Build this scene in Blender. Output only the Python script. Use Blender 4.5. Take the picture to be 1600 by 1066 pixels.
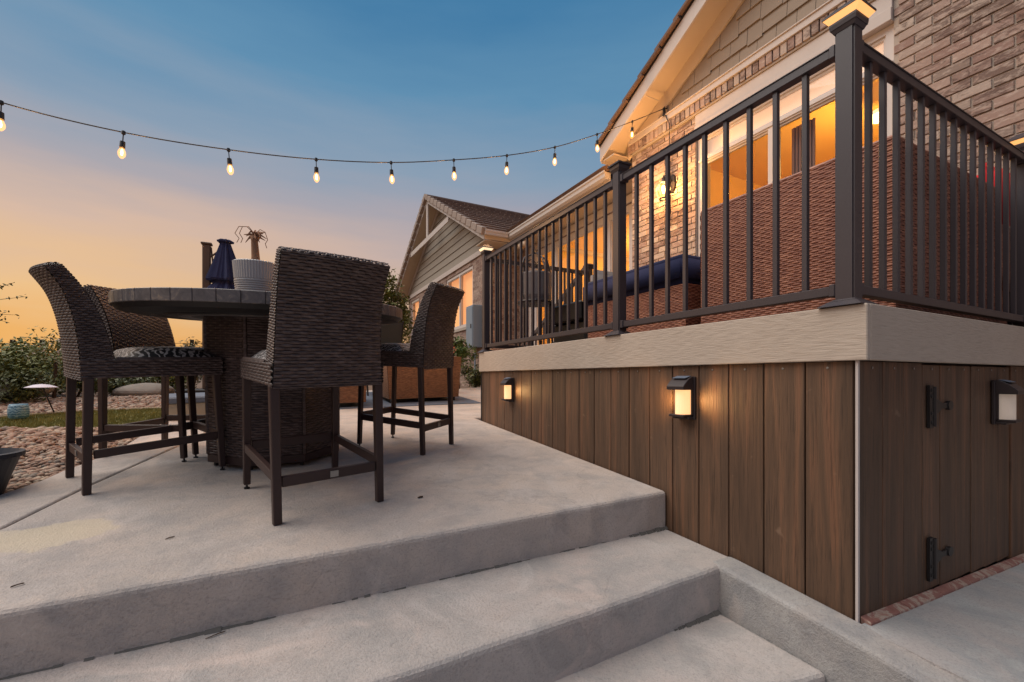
import bpy, bmesh, math, random
from mathutils import Vector, Matrix, Euler
random.seed(7)
for o in list(bpy.data.objects): bpy.data.objects.remove(o)
S = bpy.context.scene
COL = S.collection
R = math.radians

# ------------------------------------------------------------------ camera
YAW = math.atan2(353, 680)
cam = bpy.data.cameras.new('camera'); camo = bpy.data.objects.new('camera', cam); COL.objects.link(camo)
cam.sensor_width = 36; cam.lens = 36*680/1600; cam.shift_y = 57/1600
cam.clip_start = .05; cam.clip_end = 3000
camo.location = (0, 0, 0); camo.rotation_euler = (R(90), 0, -YAW)
S.camera = camo
# ------------------------------------------------------------------ dusk sky
W = bpy.data.worlds.new('World'); S.world = W; W.use_nodes = True
nt = W.node_tree; nt.nodes.clear(); N = nt.nodes.new; L = nt.links.new
out = N('ShaderNodeOutputWorld'); bg = N('ShaderNodeBackground'); L(bg.outputs[0], out.inputs[0])
tc = N('ShaderNodeTexCoord'); sep = N('ShaderNodeSeparateXYZ'); L(tc.outputs['Generated'], sep.inputs[0])
def ramp(tree, stops, fac=None, interp='LINEAR'):
    r = tree.nodes.new('ShaderNodeValToRGB'); e = r.color_ramp.elements; r.color_ramp.interpolation = interp
    while len(e) < len(stops): e.new(.5)
    for k, (p, c) in enumerate(stops):
        e[k].position = p; e[k].color = (*c[:3], 1)
    if fac is not None: tree.links.new(fac, r.inputs[0])
    return r
def srgb(r, g, b):
    f = lambda v: (v/255/12.92) if v/255 <= .04045 else ((v/255+.055)/1.055)**2.4
    return (f(r), f(g), f(b))
nz = N('ShaderNodeTexNoise'); mp = N('ShaderNodeMapping'); L(tc.outputs['Generated'], mp.inputs[0])
mp.inputs['Scale'].default_value = (1.2, 1.2, 7); L(mp.outputs[0], nz.inputs[0]); nz.inputs['Scale'].default_value = 2.2; nz.inputs['Detail'].default_value = 5
nm = N('ShaderNodeMath'); nm.operation = 'MULTIPLY_ADD'; L(nz.outputs[0], nm.inputs[0]); nm.inputs[1].default_value = .15; nm.inputs[2].default_value = -.075
ad = N('ShaderNodeMath'); ad.operation = 'ADD'; L(sep.outputs[2], ad.inputs[0]); L(nm.outputs[0], ad.inputs[1])
west = ramp(nt, [(0, srgb(212,128,62)), (.06, srgb(240,177,98)), (.14, srgb(238,194,140)), (.25, srgb(216,186,166)),
                 (.33, srgb(178,170,174)), (.42, srgb(142,160,180)), (.54, srgb(98,144,178)), (.68, srgb(64,121,164)), (1, srgb(44,86,128))], ad.outputs[0])
east = ramp(nt, [(0, srgb(118,108,118)), (.12, srgb(150,136,146)), (.25, srgb(158,154,168)), (.33, srgb(150,154,172)),
                 (.42, srgb(134,156,178)), (.54, srgb(96,142,176)), (.68, srgb(64,121,164)), (1, srgb(44,86,128))], ad.outputs[0])
az = N('ShaderNodeVectorMath'); az.operation = 'DOT_PRODUCT'; L(tc.outputs['Generated'], az.inputs[0]); az.inputs[1].default_value = Vector((-.75, .66, 0)).normalized()
azr = N('ShaderNodeMapRange'); L(az.outputs['Value'], azr.inputs[0]); azr.inputs[1].default_value = -.2; azr.inputs[2].default_value = .85
mx = N('ShaderNodeMix'); mx.data_type = 'RGBA'; L(azr.outputs[0], mx.inputs[0]); L(east.outputs[0], mx.inputs[6]); L(west.outputs[0], mx.inputs[7])
L(mx.outputs[2], bg.inputs[0]); bg.inputs[1].default_value = 1.0
# afterglow: one very soft, weak sun from the bright western sky
sun = bpy.data.lights.new('sun', 'SUN'); sun.energy = 3.3; sun.angle = R(62); sun.color = (1, .90, .785)
suno = bpy.data.objects.new('sun', sun); COL.objects.link(suno)
suno.rotation_euler = Vector((-.55, .22, 1)).to_track_quat('Z', 'Y').to_euler()
S.view_settings.view_transform = 'Standard'; S.view_settings.look = 'None'
S.view_settings.exposure = 0; S.view_settings.gamma = 1; S.view_settings.use_curve_mapping = False
S.render.engine = 'CYCLES'
S.cycles.max_bounces = 7; S.cycles.diffuse_bounces = 3; S.cycles.glossy_bounces = 3; S.cycles.transparent_max_bounces = 12
S.cycles.caustics_reflective = False; S.cycles.caustics_refractive = False; S.cycles.sample_clamp_indirect = 4

# ------------------------------------------------------------------ helpers
class MB:
    def __init__(s): s.v = []; s.f = []; s.uv = []
    def add(s, vs, fs):
        n = len(s.v); s.v += [tuple(v) for v in vs]; s.f += [tuple(n+i for i in f) for f in fs]; return s
    def box(s, x0, x1, y0, y1, z0, z1, M=None):
        vs = [Vector((x, y, z)) for z in (z0, z1) for y in (y0, y1) for x in (x0, x1)]
        if M is not None: vs = [M @ v for v in vs]
        return s.add(vs, [(0,2,3,1), (4,5,7,6), (0,1,5,4), (2,6,7,3), (0,4,6,2), (1,3,7,5)])
    def hexa(s, b, t):   # bottom 4 pts ccw, top 4 pts ccw
        return s.add(list(b)+list(t), [(3,2,1,0), (4,5,6,7), (0,1,5,4), (1,2,6,5), (2,3,7,6), (3,0,4,7)])
    def bar(s, p, q, w, h=None, up=(0,0,1), w2=None, h2=None):
        p, q = Vector(p), Vector(q); h = h or w; w2 = w2 or w; h2 = h2 or h
        d = (q-p).normalized(); u = Vector(up)
        if abs(d.dot(u)) > .98: u = Vector((0,1,0))
        a = d.cross(u).normalized(); b = a.cross(d).normalized()
        c = [(-1,-1), (1,-1), (1,1), (-1,1)]
        return s.hexa([p+a*i*w/2+b*j*h/2 for i, j in c], [q+a*i*w2/2+b*j*h2/2 for i, j in c])
    def tube(s, pts, r, n=8, cap=True):
        pts = [Vector(p) for p in pts]; rr = r if isinstance(r, (list, tuple)) else [r]*len(pts)
        base = len(s.v); up = Vector((0,0,1)); pa = None
        for i, p in enumerate(pts):
            d = (pts[min(i+1, len(pts)-1)]-pts[max(i-1, 0)]).normalized()
            if pa is None:
                a = d.cross(up)
                if a.length < .1: a = d.cross(Vector((1,0,0)))
            else: a = pa-d*pa.dot(d)
            a.normalize(); pa = a; b = d.cross(a)
            for k in range(n):
                t = 2*math.pi*k/n; s.v.append(tuple(p+(a*math.cos(t)+b*math.sin(t))*rr[i]))
        for i in range(len(pts)-1):
            for k in range(n):
                k2 = (k+1) % n; s.f.append((base+i*n+k, base+i*n+k2, base+(i+1)*n+k2, base+(i+1)*n+k))
        if cap: s.f.append(tuple(base+k for k in reversed(range(n)))); s.f.append(tuple(base+(len(pts)-1)*n+k for k in range(n)))
        return s
    def lathe(s, prof, n=24, c=(0,0,0), M=None, fr=None):
        base = len(s.v)
        for r, z in prof:
            for k in range(n):
                t = 2*math.pi*k/n; q = fr(t) if fr else 1
                p = Vector((c[0]+r*q*math.cos(t), c[1]+r*q*math.sin(t), c[2]+z))
                s.v.append(tuple(M @ p if M is not None else p))
        for i in range(len(prof)-1):
            for k in range(n):
                k2 = (k+1) % n; s.f.append((base+i*n+k, base+i*n+k2, base+(i+1)*n+k2, base+(i+1)*n+k))
        return s
    def prism(s, poly, h, axis='x', a0=0):   # polygon (two coords) extruded along an axis
        def P(u, v, w): return {'x': (w, u, v), 'y': (u, w, v), 'z': (u, v, w)}[axis]
        n = len(poly); b = len(s.v)
        for w in (a0, a0+h):
            for u, v in poly: s.v.append(P(u, v, w))
        s.f.append(tuple(b+i for i in reversed(range(n)))); s.f.append(tuple(b+n+i for i in range(n)))
        for i in range(n):
            j = (i+1) % n; s.f.append((b+i, b+j, b+n+j, b+n+i))
        return s
    def build(s, name, mat, parent=None, smooth=False, bevel=0, seg=1, loc=None):
        me = bpy.data.meshes.new(name); me.from_pydata(s.v, [], s.f); me.validate()
        bm = bmesh.new(); bm.from_mesh(me); bmesh.ops.recalc_face_normals(bm, faces=bm.faces) if not getattr(s, 'keep', False) else None
        if bevel: bmesh.ops.bevel(bm, geom=list(bm.edges), offset=bevel, segments=seg, affect='EDGES', clamp_overlap=True)
        bm.to_mesh(me); bm.free()
        if smooth:
            me.polygons.foreach_set('use_smooth', [True]*len(me.polygons))
        o = bpy.data.objects.new(name, me); COL.objects.link(o)
        if mat: me.materials.append(mat)
        if parent is not None: o.parent = parent
        if loc is not None: o.location = loc
        return o
def tag(o, label=None, cat=None, group=None, kind=None):
    if label: o['label'] = label
    if cat: o['category'] = cat
    if group: o['group'] = group
    if kind: o['kind'] = kind
    return o
def thing(name, label, cat, loc=(0,0,0), group=None, M=None):
    o = bpy.data.objects.new(name, None); COL.objects.link(o); o.empty_display_size = .1
    if M is not None: o.matrix_world = M
    else: o.location = loc
    return tag(o, label, cat, group)
def inst(src, loc=None, parent=None, rot=None, scale=None, name=None):
    c = bpy.data.objects.new(name or src.name.split('.')[0], src.data); COL.objects.link(c)
    c.parent = parent if parent is not None else src.parent
    if loc is not None: c.location = loc
    if rot is not None: c.rotation_euler = rot
    if scale is not None: c.scale = scale
    return c
def copy_tree(root, M, label, group=None):
    r = root.copy(); COL.objects.link(r); r.matrix_world = M; r['label'] = label
    if group: r['group'] = group
    for ch in list(root.children):
        c = ch.copy(); COL.objects.link(c); c.parent = r; c.matrix_parent_inverse = ch.matrix_parent_inverse
        for g in ch.children:
            d = g.copy(); COL.objects.link(d); d.parent = c
    return r
def holed(mb, u0, u1, v0, v1, holes, to3, th):   # wall panel with real openings, closed reveals
    us = sorted({u0, u1, *[h[0] for h in holes], *[h[1] for h in holes]}); vs = sorted({v0, v1, *[h[2] for h in holes], *[h[3] for h in holes]})
    us = [u for u in us if u0 <= u <= u1]; vs = [v for v in vs if v0 <= v <= v1]
    def solid(i, j):
        if i < 0 or j < 0 or i >= len(us)-1 or j >= len(vs)-1: return False
        a, b = (us[i]+us[i+1])/2, (vs[j]+vs[j+1])/2
        return not any(h[0] < a < h[1] and h[2] < b < h[3] for h in holes)
    def q(*p): mb.add(p, [(0,1,2,3)])
    for i in range(len(us)-1):
        for j in range(len(vs)-1):
            if not solid(i, j): continue
            a, b, c, d = us[i], us[i+1], vs[j], vs[j+1]
            q(to3(a,c,0), to3(b,c,0), to3(b,d,0), to3(a,d,0)); q(to3(a,c,th), to3(a,d,th), to3(b,d,th), to3(b,c,th))
            if not solid(i-1, j): q(to3(a,c,0), to3(a,d,0), to3(a,d,th), to3(a,c,th))
            if not solid(i+1, j): q(to3(b,c,0), to3(b,c,th), to3(b,d,th), to3(b,d,0))
            if not solid(i, j-1): q(to3(a,c,0), to3(a,c,th), to3(b,c,th), to3(b,c,0))
            if not solid(i, j+1): q(to3(a,d,0), to3(b,d,0), to3(b,d,th), to3(a,d,th))
def weave(mb, F, U, V, pitch=.0125, stake=.030, amp=.0030, seg=4, flip=False):
    """woven strands laid over the surface F(u, v); u and v in metres"""
    nu = max(2, int(U/stake*seg)); rows = max(1, int(round(V/pitch))); pv = V/rows
    e = 1e-3
    for j in range(rows):
        base = len(mb.v)
        for i in range(nu+1):
            u = U*i/nu
            for k, (o, hgt) in enumerate(((.04, -.0012), (.3, .0012), (.7, .0012), (.96, -.0012))):
                v = (j+o)*pv; p = F(u, v)
                du = F(min(u+e, U), v)-F(max(u-e, 0), v); dv = F(u, min(v+e, V))-F(u, max(v-e, 0))
                n = du.cross(dv)
                if n.length > 1e-12: n.normalize()
                if flip: n = -n
                mb.v.append(tuple(p+n*(hgt+.003+amp*max(-1, min(.4, 1.6*math.sin(math.pi*u/stake+math.pi*(j % 2)))))))
        for i in range(nu):
            for k in range(3):
                a = base+i*4+k; mb.f.append((a, a+4, a+5, a+1))
def quadgrid(mb, F, U, V, nu, nv, off=0, flip=False):
    base = len(mb.v)
    for j in range(nv+1):
        for i in range(nu+1): mb.v.append(tuple(F(U*i/nu, V*j/nv)))
    for j in range(nv):
        for i in range(nu):
            a = base+j*(nu+1)+i; mb.f.append((a, a+1, a+nu+2, a+nu+1))

# ------------------------------------------------------------------ materials
def mat(name, col, rough=.6, metal=0, emit=None, es=0, spec=.5):
    m = bpy.data.materials.new(name); m.use_nodes = True; b = m.node_tree.nodes['Principled BSDF']
    b.inputs['Base Color'].default_value = (*col, 1); b.inputs['Roughness'].default_value = rough; b.inputs['Metallic'].default_value = metal
    b.inputs['Specular IOR Level'].default_value = spec
    if emit: b.inputs['Emission Color'].default_value = (*emit, 1); b.inputs['Emission Strength'].default_value = es
    return m
class Nd:
    def __init__(s, m): s.m = m; s.t = m.node_tree; s.b = s.t.nodes['Principled BSDF']
    def n(s, typ, **k):
        x = s.t.nodes.new(typ)
        for a, v in k.items(): setattr(x, a, v)
        return x
    def l(s, a, b): s.t.links.new(a, b)
    def coord(s, scale=(1,1,1), rnd=False, which='Object'):
        tc = s.n('ShaderNodeTexCoord'); mp = s.n('ShaderNodeMapping'); mp.inputs['Scale'].default_value = scale
        src = tc.outputs[which]
        if which == 'World':
            pass
        if rnd:
            oi = s.n('ShaderNodeObjectInfo'); vm = s.n('ShaderNodeVectorMath', operation='MULTIPLY_ADD'); cb = s.n('ShaderNodeCombineXYZ')
            for i in range(3): s.l(oi.outputs['Random'], cb.inputs[i])
            s.l(cb.outputs[0], vm.inputs[0]); vm.inputs[1].default_value = (37, 53, 71); s.l(src, vm.inputs[2]); src = vm.outputs[0]; s.oi = oi
        s.l(src, mp.inputs[0]); return mp.outputs[0]
    def noise(s, vec, scale, detail=4, rough=.55, dist=0):
        x = s.n('ShaderNodeTexNoise'); s.l(vec, x.inputs['Vector']); x.inputs['Scale'].default_value = scale
        x.inputs['Detail'].default_value = detail; x.inputs['Roughness'].default_value = rough; x.inputs['Distortion'].default_value = dist; return x.outputs[0]
    def ramp(s, fac, stops): return ramp(s.t, stops, fac).outputs[0]
    def mix(s, fac, a, b, mode='MIX'):
        x = s.n('ShaderNodeMix', data_type='RGBA', blend_type=mode)
        for i, v in ((0, fac), (6, a), (7, b)):
            if isinstance(v, (int, float)): x.inputs[i].default_value = v
            elif isinstance(v, tuple): x.inputs[i].default_value = (*v[:3], 1)
            else: s.l(v, x.inputs[i])
        return x.outputs[2]
    def bump(s, h, strength=.5, dist=.01, prev=None):
        x = s.n('ShaderNodeBump'); s.l(h, x.inputs['Height']); x.inputs['Strength'].default_value = strength; x.inputs['Distance'].default_value = dist
        if prev is not None: s.l(prev, x.inputs['Normal'])
        return x.outputs[0]
    def col(s, c): s.l(c, s.b.inputs['Base Color'])
    def nrm(s, c): s.l(c, s.b.inputs['Normal'])

def concrete(name, base, warm, dark, patch=None):
    m = mat(name, base, .85, spec=.25); d = Nd(m); c = d.coord()
    a = d.noise(c, 1.3, 6, .6, .4); b = d.noise(c, 5.5, 5, .65); g = d.noise(c, 120, 3, .7); f = d.noise(c, 430, 2, .6)
    x = d.mix(d.ramp(a, [(.35, (0,0,0)), (.66, (1,1,1))]), base, warm)
    x = d.mix(d.ramp(b, [(.44, (0,0,0)), (.62, (.9,.9,.9))]), x, dark)
    lb_ = d.noise(c, 2.7, 6, .7, 1.1); x = d.mix(d.ramp(lb_, [(.5, (0,0,0)), (.64, (.6,.6,.6))]), x, tuple(min(1, v*1.22) for v in base)); x = d.mix(d.ramp(lb_, [(.3, (.5,.5,.5)), (.42, (0,0,0))]), x, tuple(v*.80 for v in base))
    x = d.mix(d.ramp(g, [(.3, (.5,.5,.5)), (.5, (0,0,0))]), x, tuple(v*.55 for v in base))
    x = d.mix(d.ramp(f, [(.60, (0,0,0)), (.74, (.45,.45,.45))]), x, tuple(v*.5 for v in base)); x = d.mix(d.ramp(f, [(.28, (.3,.3,.3)), (.42, (0,0,0))]), x, tuple(min(1, v*1.3) for v in base))
    vo = d.n('ShaderNodeTexVoronoi', feature='DISTANCE_TO_EDGE'); wv = d.n('ShaderNodeVectorMath', operation='MULTIPLY_ADD'); nz_ = d.n('ShaderNodeTexNoise'); d.l(c, nz_.inputs['Vector']); nz_.inputs['Scale'].default_value = 3; nz_.inputs['Detail'].default_value = 5
    d.l(nz_.outputs[1], wv.inputs[0]); wv.inputs[1].default_value = (.5,.5,.5); d.l(c, wv.inputs[2]); d.l(wv.outputs[0], vo.inputs['Vector']); vo.inputs['Scale'].default_value = .62
    cm = d.n('ShaderNodeMath', operation='MULTIPLY'); d.l(d.ramp(vo.outputs['Distance'], [(0, (.22,.22,.22)), (.002, (.14,.14,.14)), (.0032, (0,0,0))]), cm.inputs[0]); d.l(d.ramp(a, [(.45, (0,0,0)), (.55, (1,1,1))]), cm.inputs[1])
    x = d.mix(cm.outputs[0], x, tuple(v*.35 for v in base))
    e_ = d.noise(c, 19, 6, .75, .8); x = d.mix(d.ramp(e_, [(.58, (0,0,0)), (.72, (.4,.4,.4))]), x, tuple(min(1, v*1.3) for v in base)); x = d.mix(d.ramp(e_, [(.26, (.35,.35,.35)), (.4, (0,0,0))]), x, tuple(v*.66 for v in base))
    p = d.noise(c, 2.1, 3, .5, 1.5)
    x = d.mix(d.ramp(p, [(.60, (0,0,0)), (.68, (.45,.45,.45)), (.8, (.2,.2,.2))]), x, tuple(min(1, v*1.22) for v in warm))
    if patch:
        sp = d.n('ShaderNodeVectorMath', operation='MULTIPLY_ADD'); d.l(c, sp.inputs[0]); sp.inputs[1].default_value = (4.6,7.0,0); sp.inputs[2].default_value = (-patch[0]*4.6,-patch[1]*7.0,0)
        ln_ = d.n('ShaderNodeVectorMath', operation='LENGTH'); d.l(sp.outputs[0], ln_.inputs[0])
        w_ = d.n('ShaderNodeMath', operation='MULTIPLY_ADD'); d.l(b, w_.inputs[0]); w_.inputs[1].default_value = 1.5; hv = d.n('ShaderNodeMath', operation='ADD'); d.l(ln_.outputs['Value'], hv.inputs[0]); hv.inputs[1].default_value = -1.15; d.l(hv.outputs[0], w_.inputs[2])
        x = d.mix(d.ramp(w_.outputs[0], [(0, (.75,.75,.75)), (.5, (.6,.6,.6)), (.62, (0,0,0))]), x, (.62,.52,.38))
    d.col(x); n = d.bump(g, .8, .006); n = d.bump(e_, .45, .010, n); n = d.bump(f, .5, .0025, n); d.nrm(n)
    return m
M_conc = concrete('concrete_patio', (.47,.415,.385), (.53,.44,.38), (.39,.35,.33), (-.80,2.22))
M_conc2 = concrete('concrete_steps', (.465,.42,.395), (.53,.435,.39), (.375,.35,.335))
M_conc3 = concrete('concrete_path', (.39,.39,.385), (.43,.375,.36), (.33,.335,.34))
def woodplank():
    m = mat('composite_board', (.1,.06,.04), .55, spec=.35); d = Nd(m); c = d.coord((1,1,1), True)
    mp = d.n('ShaderNodeMapping'); mp.inputs['Scale'].default_value = (1,1,.035); d.l(c, mp.inputs[0])
    mp2 = d.n('ShaderNodeMapping'); mp2.inputs['Scale'].default_value = (1,1,.06); d.l(c, mp2.inputs[0])
    a = d.noise(mp2.outputs[0], 16, 5, .65, .6); b = d.noise(mp.outputs[0], 95, 4, .7, .3); g = d.noise(mp.outputs[0], 260, 2, .6)
    x = d.ramp(a, [(.25, srgb(74,56,43)), (.42, srgb(89,67,51)), (.53, srgb(100,74,55)), (.65, srgb(120,83,59)), (.76, srgb(95,71,54)), (.87, srgb(84,64,50))])
    x = d.mix(d.ramp(b, [(.34, (.65,.65,.65)), (.47, (0,0,0))]), x, srgb(56,43,34))
    hs = d.n('ShaderNodeHueSaturation'); mr = d.n('ShaderNodeMapRange'); d.l(d.oi.outputs['Random'], mr.inputs[0]); mr.inputs[3].default_value = .86; mr.inputs[4].default_value = 1.12
    d.l(mr.outputs[0], hs.inputs['Value']); hs.inputs['Saturation'].default_value = .95; d.l(x, hs.inputs['Color']); x = hs.outputs[0]
    sc = d.noise(c, 14, 2, .5); x = d.mix(d.ramp(sc, [(.70, (0,0,0)), (.78, (.3,.3,.3))]), x, srgb(165,135,112))
    d.col(x); n = d.bump(b, .9, .004); n = d.bump(g, .5, .001, n); d.nrm(n); return m
M_board = woodplank()
def fascia():
    m = mat('painted_fascia', srgb(186,170,152), .6, spec=.3); d = Nd(m); c = d.coord((1,1,1), True)
    w = d.n('ShaderNodeTexWave', wave_type='RINGS', rings_direction='Z'); mp = d.n('ShaderNodeMapping'); mp.inputs['Scale'].default_value = (.22,.22,2.6)
    d.l(c, mp.inputs[0]); d.l(mp.outputs[0], w.inputs[0]); w.inputs['Scale'].default_value = 16; w.inputs['Distortion'].default_value = 7; w.inputs['Detail'].default_value = 3; w.inputs['Detail Scale'].default_value = .8
    mp2 = d.n('ShaderNodeMapping'); mp2.inputs['Scale'].default_value = (.08,.08,1); d.l(c, mp2.inputs[0]); f = d.noise(mp2.outputs[0], 160, 4, .7)
    a = d.noise(c, 3, 3); x = d.mix(a, srgb(172,157,143), srgb(190,176,162)); x = d.mix(d.ramp(f, [(.3, (.3,.3,.3)), (.5, (0,0,0))]), x, srgb(140,125,112))
    d.col(x); n = d.bump(w.outputs[1], .30, .0025); n = d.bump(f, .9, .003, n); d.nrm(n); return m
M_fascia = fascia()
def paint(name, col, rough=.5, var=.12, bump=.15):
    m = mat(name, col, rough, spec=.4); d = Nd(m); c = d.coord((1,1,1), True); a = d.noise(c, 6, 4); g = d.noise(c, 180, 3)
    d.col(d.mix(a, tuple(v*(1-var) for v in col), tuple(min(1, v*(1+var)) for v in col))); d.nrm(d.bump(g, bump, .001)); return m
M_rail = paint('rail_bronze', srgb(64,58,62), .38, .1, .2)
M_blk = paint('black_metal', srgb(32,29,30), .45)
M_bronze = paint('lamp_bronze', srgb(52,44,45), .42)
M_trim = paint('white_trim', srgb(196,186,180), .5, .06)
M_vinyl = paint('vinyl_frame', srgb(206,198,194), .4, .05)
M_gutter = paint('gutter_white', srgb(200,190,182), .35, .05)
M_soffit = paint('soffit_beige', srgb(196,178,156), .6, .05)
M_shake = paint('taupe_shake', srgb(146,131,116), .7, .10, .4)
M_lap = paint('lap_siding', srgb(152,142,130), .7, .08, .3)
M_leg = paint('stool_leg_bronze', srgb(56,40,38), .42, .15, .2)
M_strip = paint('corner_strip', srgb(190,180,176), .4)
M_box = paint('utility_grey', srgb(128,142,156), .5, .06)
M_navy = paint('navy_fabric', srgb(40,44,78), .9, .15, .8)
M_red = paint('red_fabric', srgb(190,34,42), .9, .1, .6)
M_greyfab = paint('grey_fabric', srgb(118,112,112), .9, .15, .8)
M_darkfab = paint('dark_sling', srgb(52,58,66), .8, .15, .8)
M_whitepot = paint('white_ceramic', srgb(172,170,170), .35, .03)
M_terra = paint('terracotta', srgb(160,82,52), .8)
M_soil = paint('soil', srgb(40,30,24), .95, .3, 1)
M_planter = paint('dark_planter', srgb(48,50,58), .55)
M_stub = paint('dry_stem', srgb(150,112,88), .9, .3, 1)
M_pole = paint('umbrella_mast', srgb(92,72,58), .5)
M_screwm = mat('brushed_plate', srgb(150,148,146), .35, .8)
M_conc_stone = paint('pale_stone', srgb(176,164,142), .85, .15, .6)
M_slate = paint('slate_cap', srgb(92,102,118), .6)
M_boulder = paint('boulder', srgb(140,130,120), .9, .25, 1)
M_cable = mat('cable_black', srgb(20,20,24), .5)
def wick(name, c1, c2, c3, rough=.5):
    m = mat(name, c1, rough, spec=.5); d = Nd(m); c = d.coord((1,1,1), True)
    mp = d.n('ShaderNodeMapping'); mp.inputs['Scale'].default_value = (.25,.25,1); d.l(c, mp.inputs[0])
    a = d.noise(mp.outputs[0], 85, 3, .6); b = d.noise(c, 4, 3); f = d.noise(mp.outputs[0], 500, 2)
    x = d.ramp(a, [(.33, c2), (.5, c1), (.66, c3)]); x = d.mix(d.ramp(b, [(.4, (0,0,0)), (.7, (.35,.35,.35))]), x, c2)
    d.col(x); d.nrm(d.bump(f, .3, .0008)); return m
M_wd = wick('wicker_dark', srgb(76,60,56), srgb(56,43,41), srgb(100,84,79))
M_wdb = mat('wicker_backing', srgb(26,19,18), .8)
M_wr = wick('wicker_red_brown', srgb(158,104,84), srgb(130,80,66), srgb(184,128,104))
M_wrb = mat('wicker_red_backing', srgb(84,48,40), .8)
M_wo = wick('wicker_tan', srgb(132,90,62), srgb(106,70,48), srgb(154,110,78))
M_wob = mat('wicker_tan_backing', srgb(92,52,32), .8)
def seatfab():
    m = mat('leaf_print_fabric', (.1,.1,.1), .55, spec=.5); d = Nd(m); c = d.coord((1,1,1), True)
    w = d.n('ShaderNodeTexWave', wave_type='BANDS', bands_direction='DIAGONAL'); d.l(c, w.inputs[0]); w.inputs['Scale'].default_value = 17; w.inputs['Distortion'].default_value = 9; w.inputs['Detail'].default_value = 2; w.inputs['Detail Scale'].default_value = 1.4
    g = d.noise(c, 400, 2); d.col(d.ramp(w.outputs[1], [(.42, srgb(34,31,34)), (.6, srgb(64,58,58)), (.82, srgb(176,168,164))])); d.nrm(d.bump(g, .3, .001)); return m
M_seat = seatfab()
def brickmat():
    m = mat('fired_brick', (.3,.2,.17), .9, spec=.15); d = Nd(m); c = d.coord((1,1,1), True)
    mp = d.n('ShaderNodeMapping'); mp.inputs['Scale'].default_value = (1,.5,1.4); d.l(c, mp.inputs[0])
    a = d.noise(mp.outputs[0], 13, 5, .7, 1.2); b = d.noise(mp.outputs[0], 30, 5, .7); g = d.noise(c, 160, 4, .7)
    base = d.ramp(d.oi.outputs['Random'], [(0, srgb(160,136,126)), (.2, srgb(180,158,146)), (.38, srgb(150,124,115)), (.5, srgb(190,176,164)), (.66, srgb(158,134,125)), (.84, srgb(128,110,102)), (1, srgb(182,166,154))])
    dk = d.n('ShaderNodeMath', operation='MULTIPLY_ADD'); oi2 = d.n('ShaderNodeMath', operation='FRACT'); mu = d.n('ShaderNodeMath', operation='MULTIPLY'); d.l(d.oi.outputs['Random'], mu.inputs[0]); mu.inputs[1].default_value = 17.3; d.l(mu.outputs[0], oi2.inputs[0])
    d.l(oi2.outputs[0], dk.inputs[0]); dk.inputs[1].default_value = .34; dk.inputs[2].default_value = -.22
    sm = d.n('ShaderNodeMath', operation='ADD'); d.l(a, sm.inputs[0]); d.l(dk.outputs[0], sm.inputs[1])
    x = d.mix(d.ramp(sm.outputs[0], [(.50, (0,0,0)), (.58, (.7,.7,.7))]), base, srgb(96,78,72))
    x = d.mix(d.ramp(b, [(.5, (0,0,0)), (.66, (.6,.6,.6))]), x, srgb(204,188,176))
    d.col(x); n = d.bump(g, .6, .003); n = d.bump(b, .5, .006, n); d.nrm(n); return m
M_brick = brickmat()
M_mortar = paint('mortar', srgb(176,164,153), .95, .1, .6)
def bricktex(name, axis):
    m = mat(name, (.3,.2,.17), .9, spec=.15); d = Nd(m); tc = d.n('ShaderNodeTexCoord'); sp = d.n('ShaderNodeSeparateXYZ'); cb = d.n('ShaderNodeCombineXYZ')
    d.l(tc.outputs['Object'], sp.inputs[0]); d.l(sp.outputs[axis], cb.inputs[0]); d.l(sp.outputs[2], cb.inputs[1])
    b = d.n('ShaderNodeTexBrick'); d.l(cb.outputs[0], b.inputs['Vector']); b.inputs['Scale'].default_value = 1
    b.inputs['Brick Width'].default_value = .213; b.inputs['Row Height'].default_value = .0753; b.inputs['Mortar Size'].default_value = .006
    b.inputs['Color1'].default_value = (*srgb(136,108,98), 1); b.inputs['Color2'].default_value = (*srgb(188,164,150), 1); b.inputs['Mortar'].default_value = (*srgb(156,142,130), 1)
    g = d.noise(tc.outputs['Object'], 22, 4, .7); x = d.mix(d.ramp(g, [(.5, (0,0,0)), (.62, (.7,.7,.7))]), b.outputs[0], srgb(84,68,62)); d.col(x); d.nrm(d.bump(b.outputs[1], -.8, .008)); return m
M_bty = bricktex('far_brick_y', 1); M_btx = bricktex('far_brick_x', 0)
def tilemat():
    m = mat('concrete_roof_tile', (.1,.08,.07), .85, spec=.2); d = Nd(m); c = d.coord((1,1,1), True); a = d.noise(c, 8, 4); g = d.noise(c, 90, 4, .7)
    b = d.ramp(d.oi.outputs['Random'], [(0, srgb(124,100,88)), (.5, srgb(140,114,100)), (1, srgb(112,92,84))]); d.col(d.mix(a, b, srgb(98,80,72))); d.nrm(d.bump(g, .6, .004)); return m
M_tile = tilemat()
M_raketile_lit = paint('rake_tile_sky_lit', srgb(156,140,130), .85, .12, .6)  # paler grey paints in the light these tiles catch from the western sky
def rimmat():
    m = mat('slate_table_tile', (.1,.1,.1), .45, spec=.5); d = Nd(m); c = d.coord((1,1,1), True); a = d.noise(c, 14, 6, .7, 1.5); g = d.noise(c, 120, 3)
    d.col(d.ramp(a, [(.3, srgb(72,68,70)), (.55, srgb(102,96,96)), (.7, srgb(150,134,118))])); d.nrm(d.bump(a, .3, .004)); return m
M_rim = rimmat(); M_under = mat('table_underside', srgb(30,27,28), .6)
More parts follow.
